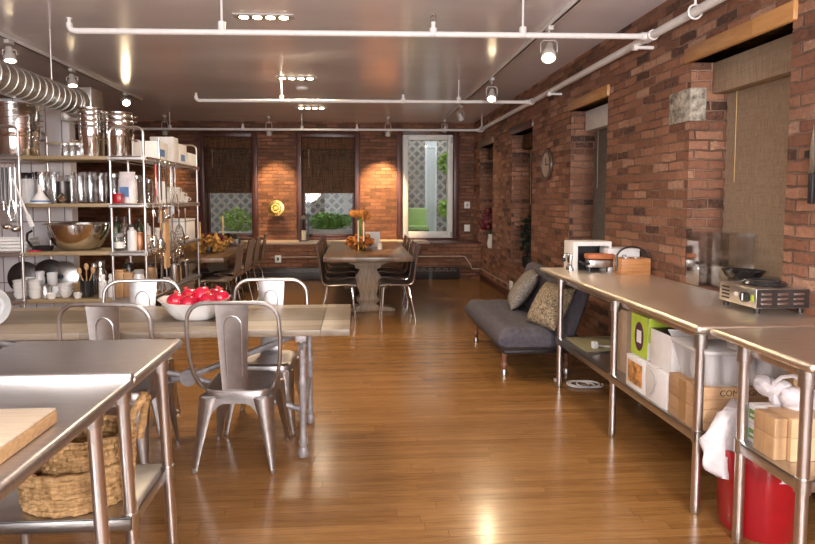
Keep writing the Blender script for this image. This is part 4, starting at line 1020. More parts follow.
def pot_stack(where, x, y, z, r, h, n, band, grp):
    t = thing('stock_pot', 'tall steel stock pot, bottom of the stack ' + where, 'pot', (x, y, z), 0, grp)
    MB().lathe([(0, 0), (r*.93, 0), (r*.95, .01), (r*.96, h-.075), (r*.985, h-.07), (r, h-.065), (r, h), (r*1.03, h), (r*1.03, h+.004), (r*.965, h+.004), (r*.93, .012), (0, .012)], n=40).build('body', POLISH, t)
    for sx in (-1, 1):
        MB().tube([(sx*r*.97, -.04, h-.10), (sx*(r+.045), -.035, h-.09), (sx*(r+.045), .035, h-.09), (sx*r*.97, .04, h-.10)], .006, 6).build('handle', POLISH, t)
    first = None
    nm = ['second', 'third', 'fourth', 'fifth']
    for k in range(n):
        lb = 'steel pan, %s from the bottom of the stack ' % nm[k] + where
        zz = z+h+.0045+k*(band+.0045)
        if first is None:
            first = thing('steel_pan', lb, 'pot', (x, y, zz), 0, grp)
            q = r*.90
            MB().lathe([(0, -band*.9), (q, -band*.9), (q, 0), (r*1.0, .001), (r*1.0, band*.6), (r*.985, band*.66), (r*1.0, band*.72), (r*1.0, band), (r*1.03, band), (r*1.03, band+.004), (r*.955, band+.004), (r*.955, .004), (q*.97, .003), (q*.97, -band*.85), (0, -band*.85)], n=40).build('body', POLISH, first)
            for sx in (-1, 1): MB().tube([(sx*r*.99, -.03, band*.5), (sx*(r+.03), -.026, band*.5), (sx*(r+.03), .026, band*.5), (sx*r*.99, .03, band*.5)], .005, 6).build('handle', POLISH, first)
        else: dup(first, (x, y, zz), .25*k, lb)
PG = 'steel pots stacked on the top boards'
pot_stack('at far left', U(20, 5.44), 5.44, TIER[0], .185, .25, 4, .051, PG)
pot_stack('in the middle, below the duct end', U(94, 5.44), 5.44, TIER[0], .108, .25, 4, .044, PG)
pot_stack('at right, by the rack end', U(122, 5.42), 5.42, TIER[0], .118, .25, 3, .046, PG)
t = thing('wooden_pole', 'thin light wooden pole standing behind the far left pot stack', 'pole', (U(34, 5.64), 5.645, TIER[0])); MB().cyl((0, 0, 0), (0, 0, .76), .017, n=12).build('shaft', SPOONWOOD, t); MB().ell((0, 0, .765), .019, 12, 6).build('knob', SPOONWOOD, t)

def place(name, label, cat, u, Y, tier, group, dx=0, z=None):
    return thing(name, label, cat, (U(u, Y)+dx, Y, TIER[tier] if z is None else z), rnd.uniform(-.3, .3) if False else 0, group)
def jar(label, u, Y, tier, r, h, mat, lid=None, group=None, name='jar', cat='jar', lidh=.03, neck=.85, dx=0, lbl=None):
    t = place(name, label, cat, u, Y, tier, group, dx)
    MB().lathe([(0, 0), (r*.95, 0), (r, .008), (r, h*.8), (r*neck, h*.9), (r*neck, h), (r*neck-.004, h), (r*neck-.004, h*.9), (r-.005, h*.8), (r-.005, .012), (0, .01)], n=20).build('body', mat, t)
    if lid:
        MB().lathe([(0, h+lidh), (r*neck*.9, h+lidh), (r*neck+.004, h+lidh*.7), (r*neck+.004, h*.97), (0, h*.97)], n=20).build('lid', lid, t)
    if lbl: MB().lathe([(r+.001, h*.2), (r+.002, h*.2), (r+.002, h*.62), (r+.001, h*.62)], n=20).build('paper_label', lbl, t)
    return t
def pitcher(label, u, Y, tier, r, h, mat, group):
    t = place('glass_pitcher' if mat is GLASS else 'steel_pitcher', label, 'pitcher', u, Y, tier, group)
    MB().lathe([(0, 0), (r*.8, 0), (r*.85, .01), (r, h*.45), (r*.92, h*.85), (r*1.02, h), (r*1.02-.005, h), (r*.92-.006, h*.85), (r-.006, h*.45), (r*.8, .014), (0, .012)], n=24).build('body', mat, t)
    MB().tube([(r*.9, 0, h*.86), (r+.035, 0, h*.82), (r+.045, 0, h*.55), (r+.02, 0, h*.3), (r*.9, 0, h*.26)], .007, 8).build('handle', mat, t)
    MB().prism([(-.02, 0), (.02, 0), (0, -.03)], lambda a, c: Vector((-r*.95+c*.9, a, h-.03)), lambda a, c: Vector((-r*.95+c, a, h))).build('spout', mat, t)
    return t
def bowl(label, u, Y, tier, r, h, mat, group=None, z=None, foot=.45, name='bowl', dx=0):
    t = place(name, label, 'bowl', u, Y, tier, group, dx, z)
    MB().lathe([(0, 0), (r*foot, 0), (r*(foot+.05), .004), (r*.8, h*.45), (r*.97, h*.9), (r*1.03, h), (r*1.03, h+.004), (r*.95, h), (r*.76, h*.48), (r*foot, .012), (0, .010)], n=36).build('shell', mat, t)
    MB().tube(arc((0, 0), r*1.025, 0, 2*PI, 36, lambda a, c: (a, c, h+.002))[:-1], max(.003, r*.018), 6, True).build('rim', mat, t)
    return t
def cup_stack(label, u, Y, tier, r, n, h=.055, step=.036, group='white cups on the fourth board', dx=0):
    base = None; nm = ('lowest', 'second', 'third', 'fourth', 'topmost')
    for k in range(n):
        lb = ('white cup ' + label + ', ' + (nm[k] if k < n-1 else 'topmost') + ' of its stack') if n > 1 else 'single white cup ' + label
        z = TIER[tier]+k*step
        if base is None:
            base = thing('cup', lb, 'cup', (U(u, Y)+dx, Y, z), 0, group)
            MB().lathe([(0, 0), (r*.62, 0), (r*.66, .006), (r*.86, h*.45), (r*.95, h*.92), (r*1.02, h), (r*.93, h), (r*.80, h*.45), (r*.56, .010), (0, .008)], n=20).build('shell', WHITECER, base)
            if tier != 3: MB().tube([(r*.9, 0, h*.8), (r+.018, 0, h*.72), (r+.018, 0, h*.4), (r*.84, 0, h*.3)], .004, 6).build('handle', WHITECER, base)
        else: dup(base, (U(u, Y)+dx, Y, z), .4*k, lb)
def carton(name, label, cat, x0, x1, y0, y1, z, h, mat, group=None, tilt=0, flap=True, rz=0, mat_top=None):
    t = thing(name, label, cat, ((x0+x1)/2, (y0+y1)/2, z), rz, group); w, d = (x1-x0)/2, (y1-y0)/2
    MB().box(-w, w, -d, d, 0, h).build('body', mat, t, bevel=.003)
    if flap: 
        b = MB(); b.box(-w*1.0, w*1.0, -.0012, .0012, h-.001, h+.0012); b.build('flap_seam', mat_top or KRAFTTAPE, t)
    return t

# --- second board: canisters, funnel, pitchers
g2 = 'glass pitchers on the second board'
t = jar('white canister with black domed lid on the second board, behind left post', 27, 5.42, 1, .062, .23, WHITEPLASTIC, BLACKSHINE, None, 'canister', 'canister', .05, .95)
pitcher('steel coffee pitcher behind the white funnel on second board', 43, 5.50, 1, .062, .29, POLISH, None)
t = place('funnel', 'white plastic funnel standing mouth down on the second board', 'funnel', 40.5, 5.30, 1, None)
MB().lathe([(.076, 0), (.078, .012), (.07, .03), (.022, .10), (.014, .17), (.010, .17), (.016, .10), (.066, .03), (.07, 0)], n=24).build('cone', WHITEPLASTIC, t); MB().lathe([(.077, .012), (.082, .014), (.082, .026), (.073, .028)], n=24).build('blue_ring', BLUEPAPER, t, label='blue band')
pitcher('tall clear glass pitcher right of the white funnel', 54.5, 5.45, 1, .05, .29, GLASS, g2)
jar('dark grey steel sifter cup between the glass pitchers', 63.5, 5.42, 1, .055, .20, DARKSTEEL, None, None, 'sifter', 'kitchen tool', neck=1.0)
t = place('steel_scoop', 'bright steel scoop leaning before the sifter cup', 'kitchen tool', 60, 5.27, 1, None)
MB().lathe([(0, 0), (.03, .0), (.036, .05), (.033, .05), (.026, .004), (0, .003)], n=14, M=Euler((.0, .9, 0)).to_matrix(), c=(0, 0, .035)).build('cup', POLISH, t); MB().tube([(-.03, 0, .06), (-.07, .01, .12), (-.09, .02, .16)], .006, 6).build('handle', POLISH, t)
for u, Y, r, h, w in ((72, 5.50, .045, .26, 'farthest left of the four by the right post'), (81, 5.36, .056, .28, 'second of the four by the right post'), (91, 5.44, .056, .29, 'third of the four by the right post'), (101.5, 5.36, .056, .28, 'beside the right post, last of four')):
    pitcher('clear glass pitcher, ' + w, u, Y, 1, r, h, GLASS, g2)
# --- third board
t = place('mixing_bowl', 'big polished steel mixing bowl filling the third board', 'bowl', 78, 5.46, 2, None)
r = .285; h = .235
MB().lathe([(0, 0), (r*.42, 0), (r*.6, .02), (r*.76, .065), (r*.87, .125), (r*.94, .19), (r*.97, h), (r*1.05, h+.004), (r*1.05, h+.008), (r*.96, h+.006), (r*.93, .19), (r*.86, .126), (r*.75, .068), (r*.59, .024), (0, .006)], n=44).build('shell', POLISH, t)
MB().tube(arc((0, 0), r*1.045, 0, 2*PI, 44, lambda a, c: (a, c, h+.006))[:-1], .006, 6, True).build('rim', POLISH, t)
for k in range(4):
    zz = TIER[2]+k*.03
    t = thing('serving_tray', 'white tray in the pile at left edge of third shelf, ' + ('lowest', 'second', 'third', 'topmost')[k], 'tray', (U(11, 5.40), 5.42, zz), .06*k, 'white trays in a pile')
    MB().box(-.16, .16, -.11, .11, 0, .010).build('base', WHITECER, t, bevel=.004); frame_boxes(MB(), -.165, .165, 0, .022, 0, .001, .008) ; 
    b = MB(); b.box(-.165, -.158, -.115, .115, .006, .026); b.box(.158, .165, -.115, .115, .006, .026); b.box(-.158, .158, -.115, -.108, .006, .026); b.box(-.158, .158, .108, .115, .006, .026); b.build('rim', WHITECER, t)
t = place('frying_pan', 'black frying pan with raised handle on the third board, left of the mixing bowl', 'pan', 41, 5.38, 2, None)
MB().lathe([(0, 0), (.07, 0), (.09, .04), (.094, .04), (.075, -.0), (.07, .005), (0, .006)], n=24).build('pan', BLACK, t); MB().tube([(-.07, -.05, .04), (-.10, -.07, .10), (-.09, -.075, .16), (-.05, -.07, .185)], .011, 8).build('handle', BLACKSHINE, t)
t = place('red_trivet', 'dark red round trivet under the black pan edge on third board', 'trivet', 33, 5.28, 2, None, dx=-.0); MB().lathe([(0, 0), (.05, 0), (.05, .012), (0, .012)], n=20).build('disc', REDCLOTH, t); MB().lathe([(0, .0122), (.03, .0122), (.03, .016), (0, .016)], n=16).build('boss', DARKSTEEL, t)
# --- fourth board: cups, bowls, crock
cup_stack('at far left by the left post', 17, 5.34, 3, .066, 4)
cup_stack('second from left', 32, 5.32, 3, .062, 4)
cup_stack('beside the steel sugar pot', 25, 5.50, 3, .062, 4)
jar('small steel sugar pot among the white cups', 42, 5.32, 3, .042, .10, SATIN, SATIN, None, 'sugar_pot', 'pot', .025)
jar('white lidded jar standing behind the white cups, left', 37, 5.55, 3, .044, .19, WHITECER, WHITEPLASTIC, 'white jars behind the cups', lidh=.03)
jar('white tall crock standing behind the white cups, middle', 49.5, 5.55, 3, .046, .205, WHITECER, None, 'white jars behind the cups', neck=1.0)
cup_stack('in front of the tall white crock', 48, 5.28, 3, .045, 1, .05)
carton('napkin_holder', 'white square napkin holder beside the bowls on the fourth board', 'holder', U(50, 5.38), U(57.5, 5.38), 5.36, 5.42, TIER[3], .10, WHITECER, flap=True, mat_top=WHITEPAPER)
for k in range(3): bowl('white bowl in the stack left of the black crock, ' + ('lowest', 'middle', 'topmost')[k], 62.5, 5.36, 3, .062, .055, WHITECER, 'stacked white bowls', z=TIER[3]+k*.034)
bowl('wooden bowl behind the black crock', 72, 5.52, 3, .07, .09, SPOONWOOD)
cup_stack('right of the white bowls', 74.5, 5.30, 3, .040, 1, .05)
t = jar('black crock holding wooden spoons on fourth board', 84, 5.36, 3, .056, .155, BLACKSHINE, None, None, 'utensil_crock', 'crock', neck=1.0)
for u, dx, dz, w in ((84, -.055, .24, 'leaning left'), (84, .05, .25, 'leaning right'), (84, .0, .28, 'upright in the middle')):
    s_ = thing('wooden_spoon', 'wooden spoon in the black crock, ' + w, 'spoon', (U(84, 5.36), 5.36, TIER[3]+.02), 0, 'wooden spoons in the black crock')
    MB().cyl((-dx*.3, 0, 0), (dx, 0, dz-.05), .006, n=8).build('handle', SPOONWOOD, s_); MB().ell((dx*1.15, 0, dz-.02), (.022, .008, .034), 10, 6).build('bowl', SPOONWOOD, s_)
jar('dark pepper mill behind black crock', 91.5, 5.50, 3, .026, .27, DARKPLY, SATIN, None, 'pepper_mill', 'mill', .03, .7)
jar('steel shaker with domed top behind white bottles', 98.5, 5.50, 3, .05, .26, POLISH, POLISH, None, 'cocktail_shaker', 'shaker', .07, .7)
jar('white bottle left of the post on fourth board', 100, 5.30, 3, .034, .185, WHITEPLASTIC, WHITEPLASTIC, 'white bottles by the post', 'bottle', 'bottle', .03, .6)
jar('white bottle with pinched waist just right of the post, fourth shelf', 109.5, 5.34, 3, .036, .185, WHITEPLASTIC, WHITEPLASTIC, 'white bottles by the post', 'bottle', 'bottle', .03, .7)
# pan lids and dark pans on edge behind the cups
for u, r, mt, w in ((20, .15, DARKSTEEL, 'large dark pan lid leaning behind the white cups, far left'), (46, .16, DARKSTEEL, 'dark round griddle leaning behind the white crock'), (60, .15, SATIN, 'steel pan lid leaning behind the white bowls')):
    t = thing('pan_lid', w, 'lid', (U(u, 5.63), 5.63, TIER[3]+r+.003), (math.radians(82), 0, 0), 'round lids standing on edge')
    MB().lathe([(0, .02), (r*.6, .016), (r*.95, 0), (r, -.004), (r, -.008), (r*.94, -.005), (0, .012)], n=32).build('disc', mt, t); MB().lathe([(0, .05), (.02, .048), (.022, .04), (.008, .035), (.008, .018), (0, .018)], n=14).build('knob', BLACK, t)

# --- rack along the aisle: top shelf boxes
xr0, xr1 = RRX0+.03, RRX1-.01
gt = 'white boxes on top of the aisle rack'
for (y0, y1, h, w, mt) in ((5.58, 5.86, .17, 'with blue print, nearest the rack end', BLUEPAPER), (6.05, 6.22, .26, 'tall and narrow, second from the rack end', None), (6.25, 6.52, .21, 'blue print, between tall and low boxes', BLUEPAPER), (6.56, 6.90, .14, 'long and low, at the far end', None)):
    t = carton('white_box', 'white box on top of aisle rack, ' + w, 'box', xr0+.04, xr1, y0, y1, TIER[0], h, WHITEPAPER, gt, mat_top=GREYPLASTIC)
    if mt: 
        hw = (xr1-xr0-.04)/2; MB().box(hw-.001, hw+.0012, -.08, .06, .03, .10).build('printed_panel', mt, t, label='blue printed panel')
t = jar('small glass jar on the top board left of the pots, nearest left', 67, 5.36, 0, .036, .11, GLASS, SATIN, 'small glass jars on the top board', lidh=.015)
dup(t, (U(73.5, 5.36), 5.36, TIER[0]), 0, 'small glass jar on the top board left of the pots, middle of three')
dup(t, (U(80, 5.36), 5.36, TIER[0]), 0, 'small glass jar on the top board touching the middle pots')
# second shelf of the rack
carton('red_tin', 'bright red tin on second shelf of the aisle rack, beside the post', 'tin', U(112.5, 5.3), U(122, 5.3), 5.27, 5.36, TIER[1], .09, RED, flap=True, mat_top=REDCLOTH)
t = place('flour_sack', 'upright white paper sack on second shelf of aisle rack, behind the red tin', 'sack', 128, 5.42, 1, None)
MB().quadring([superell(.075, .05, 0, 24, 3), superell(.082, .055, .1, 24, 3), superell(.078, .05, .2, 24, 3), superell(.07, .022, .26, 24, 3), superell(.072, .008, .29, 24, 3)], True, (True, True)).build('sack', BAGWHITE, t); MB().box(-.05, .03, -.058, -.0545, .06, .15).build('printed_panel', BLUEPAPER, t)
gg = 'glass jars on the aisle rack'
for u, Y, r, h, w in ((117, 5.48, .045, .25, 'behind the red tin'), (139, 5.62, .05, .24, 'second from the rack end'), (146, 5.76, .045, .22, 'third from the rack end'), (151, 5.90, .045, .21, 'fourth from the rack end')):
    jar('clear glass jar on second shelf of aisle rack, ' + w, u, Y, 1, r, h, GLASS, SATIN, gg, dx=-.02)
jar('white ceramic jug on second shelf of the aisle rack, middle', 161, 5.98, 1, .055, .22, WHITECER, None, None, 'jug', 'jug', neck=.8)
for k, (y, n) in enumerate(((6.14, 2), (6.28, 3), (6.44, 3), (6.60, 2), (6.76, 1))):
    cup_stack('number %s along second shelf of the aisle rack' % ('one', 'two', 'three', 'four', 'five')[k] if False else ('on aisle rack shelf, ' + ('just beyond the jug', 'second beyond the jug', 'third beyond the jug', 'fourth beyond the jug', 'at the far end')[k]), 0, y, 1, .058, n, .07, .05, 'white cups on the aisle rack', dx=-1.98-U(0, y))
# third shelf of the rack
jar('squat glass jar with white paper label on third shelf of aisle rack', 117.5, 5.32, 2, .05, .13, GLASS, GREYPLASTIC, None, lbl=WHITEPAPER)
gb = 'bottles on third shelf of the aisle rack'
for u, Y, r, h, mt, w in ((116, 5.50, .034, .28, GREENGLASS, 'green glass bottle'), (124, 5.44, .036, .29, GLASS, 'clear glass bottle'), (131, 5.34, .04, .22, WHITEPLASTIC, 'white bottle'), (139, 5.56, .034, .27, GREENGLASS, 'second green glass bottle'), (146, 5.72, .04, .24, WHITECER, 'white ceramic bottle')):
    jar(w + ' on third shelf of the aisle rack', u, Y, 2, r, h, mt, BLACK, gb, 'bottle', 'bottle', .02, .45)
pitcher('dented copper coloured jug on third shelf behind the whisk', 139, 5.40, 2, .055, .16, steel('copper', (.62, .32, .18), .3, (4, 4, 4), .02), None)
for k, y in enumerate((5.92, 6.06)): jar('white lidded jar on third shelf of aisle rack, ' + ('left of two before the white bin', 'right of two before the white bin')[k], 0, y, 2, .055, .15, WHITECER, WHITEPLASTIC, 'white lidded jars', dx=-1.99-U(0, y))
t = thing('bread_bin', 'square white bin on the third shelf at far end of aisle rack', 'bin', (-2.005, 6.62, TIER[2])); MB().box(-.13, .13, -.19, .19, 0, .22).build('body', WHITEPLASTIC, t, bevel=.012); MB().box(-.135, .135, -.195, .195, .222, .245).build('lid', WHITEPLASTIC, t, bevel=.008)
# fourth shelf of the rack
gw = 'wooden canisters on the fourth shelf'
for k, (u, Y, h) in enumerate(((118.5, 5.34, .235), (127, 5.34, .21))):
    t = place('wooden_canister', 'square pale wooden canister on fourth shelf, ' + ('left of two by the post', 'right of two by the post')[k], 'canister', u, Y, 3, gw); MB().box(-.036, .036, -.036, .036, 0, h).build('body', BAMBOO, t, bevel=.004); MB().box(-.038, .038, -.038, .038, h, h+.02).build('lid', SPOONWOOD, t, bevel=.004)
jar('white storage jar right of the wooden canisters', 137, 5.36, 3, .05, .22, WHITECER, GREYPLASTIC, None)
jar('dark storage tin behind wooden canisters', 127, 5.55, 3, .05, .26, DARKSTEEL, BLACK, None, 'tin', 'tin')
jar('amber wooden jar deep in the fourth shelf of aisle rack', 149, 5.72, 3, .06, .24, SPOONWOOD, DARKPLY, None)
t = jar('steel utensil crock on the fourth shelf near rack end, full of steel tools', 0, 6.2, 3, .06, .20, SATIN, None, None, 'utensil_crock', 'crock', neck=1.0, dx=-1.935-U(0, 6.2))
gk = 'steel tools in the steel crock'
for k in range(6):
    a = k*1.05; dx, dy = .035*math.cos(a), .035*math.sin(a); hh = .30+.03*(k % 3)
    s_ = thing('serving_spoon' if k % 2 else 'spatula', ('steel spoon' if k % 2 else 'steel spatula') + ' in the steel crock, ' + ('leaning right', 'leaning to the back right', 'leaning back', 'leaning left', 'leaning to the front left', 'leaning front')[k], 'utensil', (-1.935, 6.2, TIER[3]+.012), 0, gk)
    MB().cyl((dx*.4, dy*.4, 0), (dx*2.2, dy*2.2, hh-.05), .004, n=6).build('handle', POLISH, s_)
    b = MB()
    if k % 2: b.ell((dx*2.5, dy*2.5, hh-.02), (.024, .012, .034), 10, 6)
    else: b.box(dx*2.4-.022, dx*2.4+.022, dy*2.4-.003, dy*2.4+.003, hh-.05, hh+.03)
    b.build('head', POLISH, s_)
for k, y in enumerate((6.42, 6.58, 6.74)): jar(('brown', 'dark', 'steel')[k] + ' canister at the far end of the fourth shelf, aisle rack', 0, y, 3, .06, .17, (SPOONWOOD, DARKPLY, SATIN)[k], (DARKPLY, BLACK, SATIN)[k], None, 'canister', 'canister', dx=-1.99-U(0, y))

# --- utensils hanging from rack edges
gh = 'utensils hanging from the racks'
def hang(name, label, x, y, z, L, kind, mat, mat2=None, cat='utensil', r=.10):
    t = thing(name, label, cat, (x, y, z), 0, gh)
    MB().tube([(-.012, 0, .012), (-.012, 0, .024), (0, 0, .028), (.012, 0, .018), (.012, 0, -.004), (.012, 0, -.02)], .003, 5).build('hook', POLISH, t)
    hl = L*(.45 if kind in ('whisk', 'strainer') else .62) if kind not in ('board',) else 0
    if hl: MB().lathe([(0, -hl), (.006, -hl), (.0085, -hl*.5), (.010, -.05), (.009, -.018), (0, -.012)], (.012, 0, 0), 8).build('handle', mat2 or mat, t)
    b = MB(); c = .012
    if kind == 'ladle': b.ell((c, -.02, -L+.03), (.042, .042, .03), 14, 8); b.tube([(c, 0, -hl+.01), (c, .01, -L+.07), (c, .02, -L+.04)], .005, 6)
    elif kind == 'spatula': b.box(c-.035, c+.035, -.003, .003, -L, -L+.12); b.tube([(c, 0, -hl+.01), (c, 0, -L+.11)], .005, 6)
    elif kind == 'whisk':
        for k in range(6):
            a = PI*k/6; dx, dy = math.cos(a), math.sin(a); w = .085; zz = -hl
            pts = [(c, 0, zz+.01)] + [(c+dx*w*q, dy*w*q, zz-(L-hl)*f) for q, f in ((.35, .2), (.75, .45), (1, .7), (.85, .9), (.4, .99), (0, 1.0), (-.4, .99), (-.85, .9), (-1, .7), (-.75, .45), (-.35, .2))] + [(c, 0, zz+.012)]
            b.tube(pts, .0022, 5)
    elif kind == 'strainer':
        pass
        b.tube([(c, r*math.cos(a), -L+r+r*math.sin(a)) for a in [2*PI*k/24 for k in range(24)]], .005, 6, True)
        for k in range(-4, 5):
            hw = math.sqrt(max(.0, 1-(k/5)**2)); b.tube([(c+.035*hw*(1-q*q), r*k/5, -L+r+r*hw*q) for q in (-1, -.5, 0, .5, 1)], .0022, 4); b.tube([(c+.035*hw*(1-q*q), r*hw*q, -L+r+r*k/5) for q in (-1, -.5, 0, .5, 1)], .0022, 4)
        b.tube([(c, 0, -hl+.01), (c, 0, -L+2*r)], .005, 6)
    elif kind == 'board': b.prism([(-.06, -.06), (-.02, -.05), (-.02, -.012), (.02, -.012), (.02, -.05), (.06, -.06), (.065, -L), (-.065, -L)], lambda p, q: Vector((c-.009, p, q)), lambda p, q: Vector((c+.009, p, q)))
    elif kind == 'tongs': b.tube([(c-.012, 0, -hl), (c-.03, 0, -L*.85), (c-.01, 0, -L)], .007, 6); b.tube([(c+.012, 0, -hl), (c+.03, 0, -L*.85), (c+.01, 0, -L)], .007, 6)
    b.build({'board': 'blade', 'tongs': 'arms'}.get(kind, 'head'), mat, t); return t
hx = RRX1+.028
for z, rows in ((TIER[0], ((5.36, .50, 'tongs', POLISH, RED, 'steel tongs with red grips hanging from top shelf of aisle rack'), (5.50, .56, 'spatula', POLISH, BLACK, 'steel spatula with black handle hanging from the top shelf, by the red tongs'), (5.64, .54, 'ladle', POLISH, BLACK, 'steel ladle with black handle, middle of those hanging from the top shelf'), (5.78, .52, 'spatula', POLISH, None, 'plain steel spatula hanging from the top shelf, beyond the ladle'), (5.92, .46, 'tongs', POLISH, None, 'plain steel tongs hanging farthest along the top shelf'))),
                (TIER[1], ((5.27, .42, 'strainer', POLISH, None, 'round wire strainer hanging nearest from the second shelf'), (5.46, .46, 'strainer', POLISH, SPOONWOOD, 'round wire strainer with wooden handle hanging beside the whisk'), (5.62, .58, 'board', BAMBOO, None, 'narrow wooden paddle board hanging from the second shelf'), (5.80, .50, 'whisk', POLISH, None, 'large balloon whisk hanging from the second shelf'), (6.02, .50, 'strainer', POLISH, None, 'large wire skimmer hoop hanging beyond the balloon whisk'), (6.24, .36, 'ladle', POLISH, None, 'small steel ladle hanging farthest along the second shelf'))),
                (TIER[2], ((5.30, .36, 'ladle', POLISH, None, 'steel ladle hanging nearest from the third shelf'), (5.46, .38, 'tongs', POLISH, None, 'steel tongs hanging from the third shelf'), (5.60, .36, 'spatula', SATIN, None, 'grey spatula hanging from the third shelf')))):
    for y, L, kd, m1, m2, lb in rows: hang({'board': 'paddle_board', 'strainer': 'wire_strainer'}.get(kd, kd), lb, hx, y, z-.045, L, kd, m1, m2, r=.16 if 'skimmer' in lb else .09)
for k, (u, L, kd, m1, m2, lb) in enumerate(((2, .50, 'spatula', SATIN, BLACK, 'spatula with black handle hanging at left edge of photo'), (6, .56, 'ladle', POLISH, BLACK, 'ladle with black handle hanging second from the left edge'), (10, .48, 'tongs', POLISH, None, 'steel tongs hanging third from the left edge'), (14.5, .58, 'ladle', SATIN, None, 'long plain steel ladle hanging fourth from the left edge'))):
    t = hang(kd, lb, U(u, 5.165), 5.165-.0, TIER[1]+.33, L, kd, m1, m2)
t = tag(MB().tube([(-2.94, 5.675, 2.0), (-2.165, 5.62, 2.0)], .009, 8).build('back_rail', SHELFWOOD), 'thin tan rail behind the pots, above the topmost board', 'rail')
t = tag(MB().tube([(-3.53, 5.165, TIER[1]+.355), (-2.942, 5.165, TIER[1]+.355), (-2.942, 5.20, TIER[1]+.355)], .005, 6).build('hanging_rail', SATIN), 'thin steel rail across the left rack, ladles hanging from it', 'rail')
t = thing('long_spatula', 'long white handled spatula slanting across left post at the second board', 'utensil', (U(17, 5.17), 5.165, 1.39), (0, math.radians(28), 0), gh)
MB().cyl((0, 0, 0), (0, 0, .34), .010, n=8).build('handle', WHITEPLASTIC, t); MB().box(-.02, .02, -.004, .004, -.11, 0).build('blade', WHITEPLASTIC, t, bevel=.002)
t.rotation_euler = (0, -math.radians(20), 0); t.location = (U(27, 5.165), 5.165, 1.33)

# ================================================================== ON AND UNDER THE RIGHT PREP TABLES
# open white box with tools at the far end
t = thing('open_display_box', 'white box with black open front at the far end of long prep table', 'box', (1.93, 4.62, CT))
b = MB(); b.box(-.16, .16, .09, .10, 0, .235); b.box(-.16, -.12, -.10, .09, 0, .235); b.box(-.12, .16, -.10, .09, .20, .235); b.box(.14, .16, -.10, .09, 0, .20); b.build('shell', WHITEPAPER, t, bevel=.002)
MB().box(-.119, .139, .07, .089, .0, .199).build('black_lining', BLACK, t)
t = thing('waffle_iron', 'small appliance with orange top and steel body before the white open box', 'appliance', (1.95, 4.455, CT))
MB().box(-.09, .11, -.05, .05, .035, .10).build('body', SATIN, t, bevel=.012); MB().box(-.10, .12, -.055, .055, .102, .145).build('orange_lid', ORANGE, t, bevel=.014, label='orange lid'); b = MB()
for x in (-.07, .09): MB().cyl((x, 0, 0), (x, 0, .036), .02, n=12).build('foot', BLACK, t)
MB().tube([(-.09, -.05, .07), (-.15, -.06, .07), (-.17, -.06, .09)], .012, 8).build('handle', BLACK, t)
t = thing('hand_grinder', 'small steel grinder with black knob left of the orange topped appliance', 'grinder', (1.76, 4.55, CT))
MB().lathe([(0, 0), (.035, 0), (.035, .02), (.02, .05), (.028, .1), (.03, .13), (0, .14)], n=16).build('body', POLISH, t); MB().tube([(0, 0, .135), (-.05, 0, .14), (-.055, 0, .10)], .005, 6).build('crank', POLISH, t); MB().ell((-.056, 0, .085), .018, 10, 6).build('knob', BLACK, t)
t = thing('white_carton', 'upright white carton with two small square marks against the brick on the long prep table', 'box', (2.155, 4.52, CT)); MB().box(-.13, .13, -.085, .085, 0, .185).build('body', WHITEPAPER, t, bevel=.004)
b = MB()
for x in (-.075, .0): b2 = MB(); frame_boxes(b2, x-.016, x+.016, .095, .135, -.0868, -.085, .005); b2.build('printed_mark', BLACK, t)
t = thing('wooden_caddy', 'small honey wooden caddy with arched dark handle on the long prep table', 'caddy', (2.155, 4.31, CT), 0)
b = MB(); w, d, h = .115, .075, .125
b.box(-w, w, -d, -d+.012, 0, h); b.box(-w, w, d-.012, d, 0, h); b.box(-w, -w+.012, -d+.012, d-.012, 0, h); b.box(w-.012, w, -d+.012, d-.012, 0, h); b.box(-w+.012, w-.012, -d+.012, d-.012, 0, .012); b.build('box', CADDYWOOD, t, bevel=.002)
MB().tube([(-w-.006, 0, .02)]+[(-(w+.006)*math.cos(a), 0, h+.085*math.sin(a)) for a in [PI*k/12 for k in range(13)]]+[(w+.006, 0, .02)], .008, 6).build('handle', DARKPLY, t)
for k, (x, mt) in enumerate(((-.05, DARKPLY), (.03, WHITECER))):
    o = thing('spice_jar', ('dark' if k == 0 else 'white') + ' lidded jar standing inside the wooden caddy', 'jar', (2.155+x, 4.31, CT+.013)); MB().lathe([(0, 0), (.028, 0), (.028, .09), (0, .09)], n=14).build('body', mt, o); MB().lathe([(0, .09), (.03, .09), (.03, .115), (0, .115)], n=14).build('lid', SATIN, o)
# clear acrylic boxes by the niche
t = thing('acrylic_bin', 'tall clear acrylic bin before the nearest blind, taller left of two', 'bin', (2.37, 3.735, CT)); 
def hollow(b, w, d, h, th=.004):
    b.box(-w, w, -d, -d+th, 0, h); b.box(-w, w, d-th, d, 0, h); b.box(-w, -w+th, -d+th, d-th, 0, h); b.box(w-th, w, -d+th, d-th, 0, h); b.box(-w+th, w-th, -d+th, d-th, 0, th); return b
hollow(MB(), .075, .075, .36).build('walls', ACRYLIC, t); b = MB()
for i in range(5): b.cyl((-.05+.025*i, .01, .005), (-.05+.025*i, .01, .30-.02*i), .010, n=8)
b.build('tube_stack', ACRYLIC, t)
t = thing('acrylic_bin', 'tall clear acrylic bin before the nearest blind, right of two', 'bin', (2.45, 3.55, CT)); hollow(MB(), .085, .085, .355).build('walls', ACRYLIC, t); MB().box(-.088, .088, -.088, .088, .356, .362).build('lid', ACRYLIC, t)
t = thing('saucepan', 'dark saucepan resting on a pot stand behind the hot plate', 'pan', (2.39, 3.36, CT))
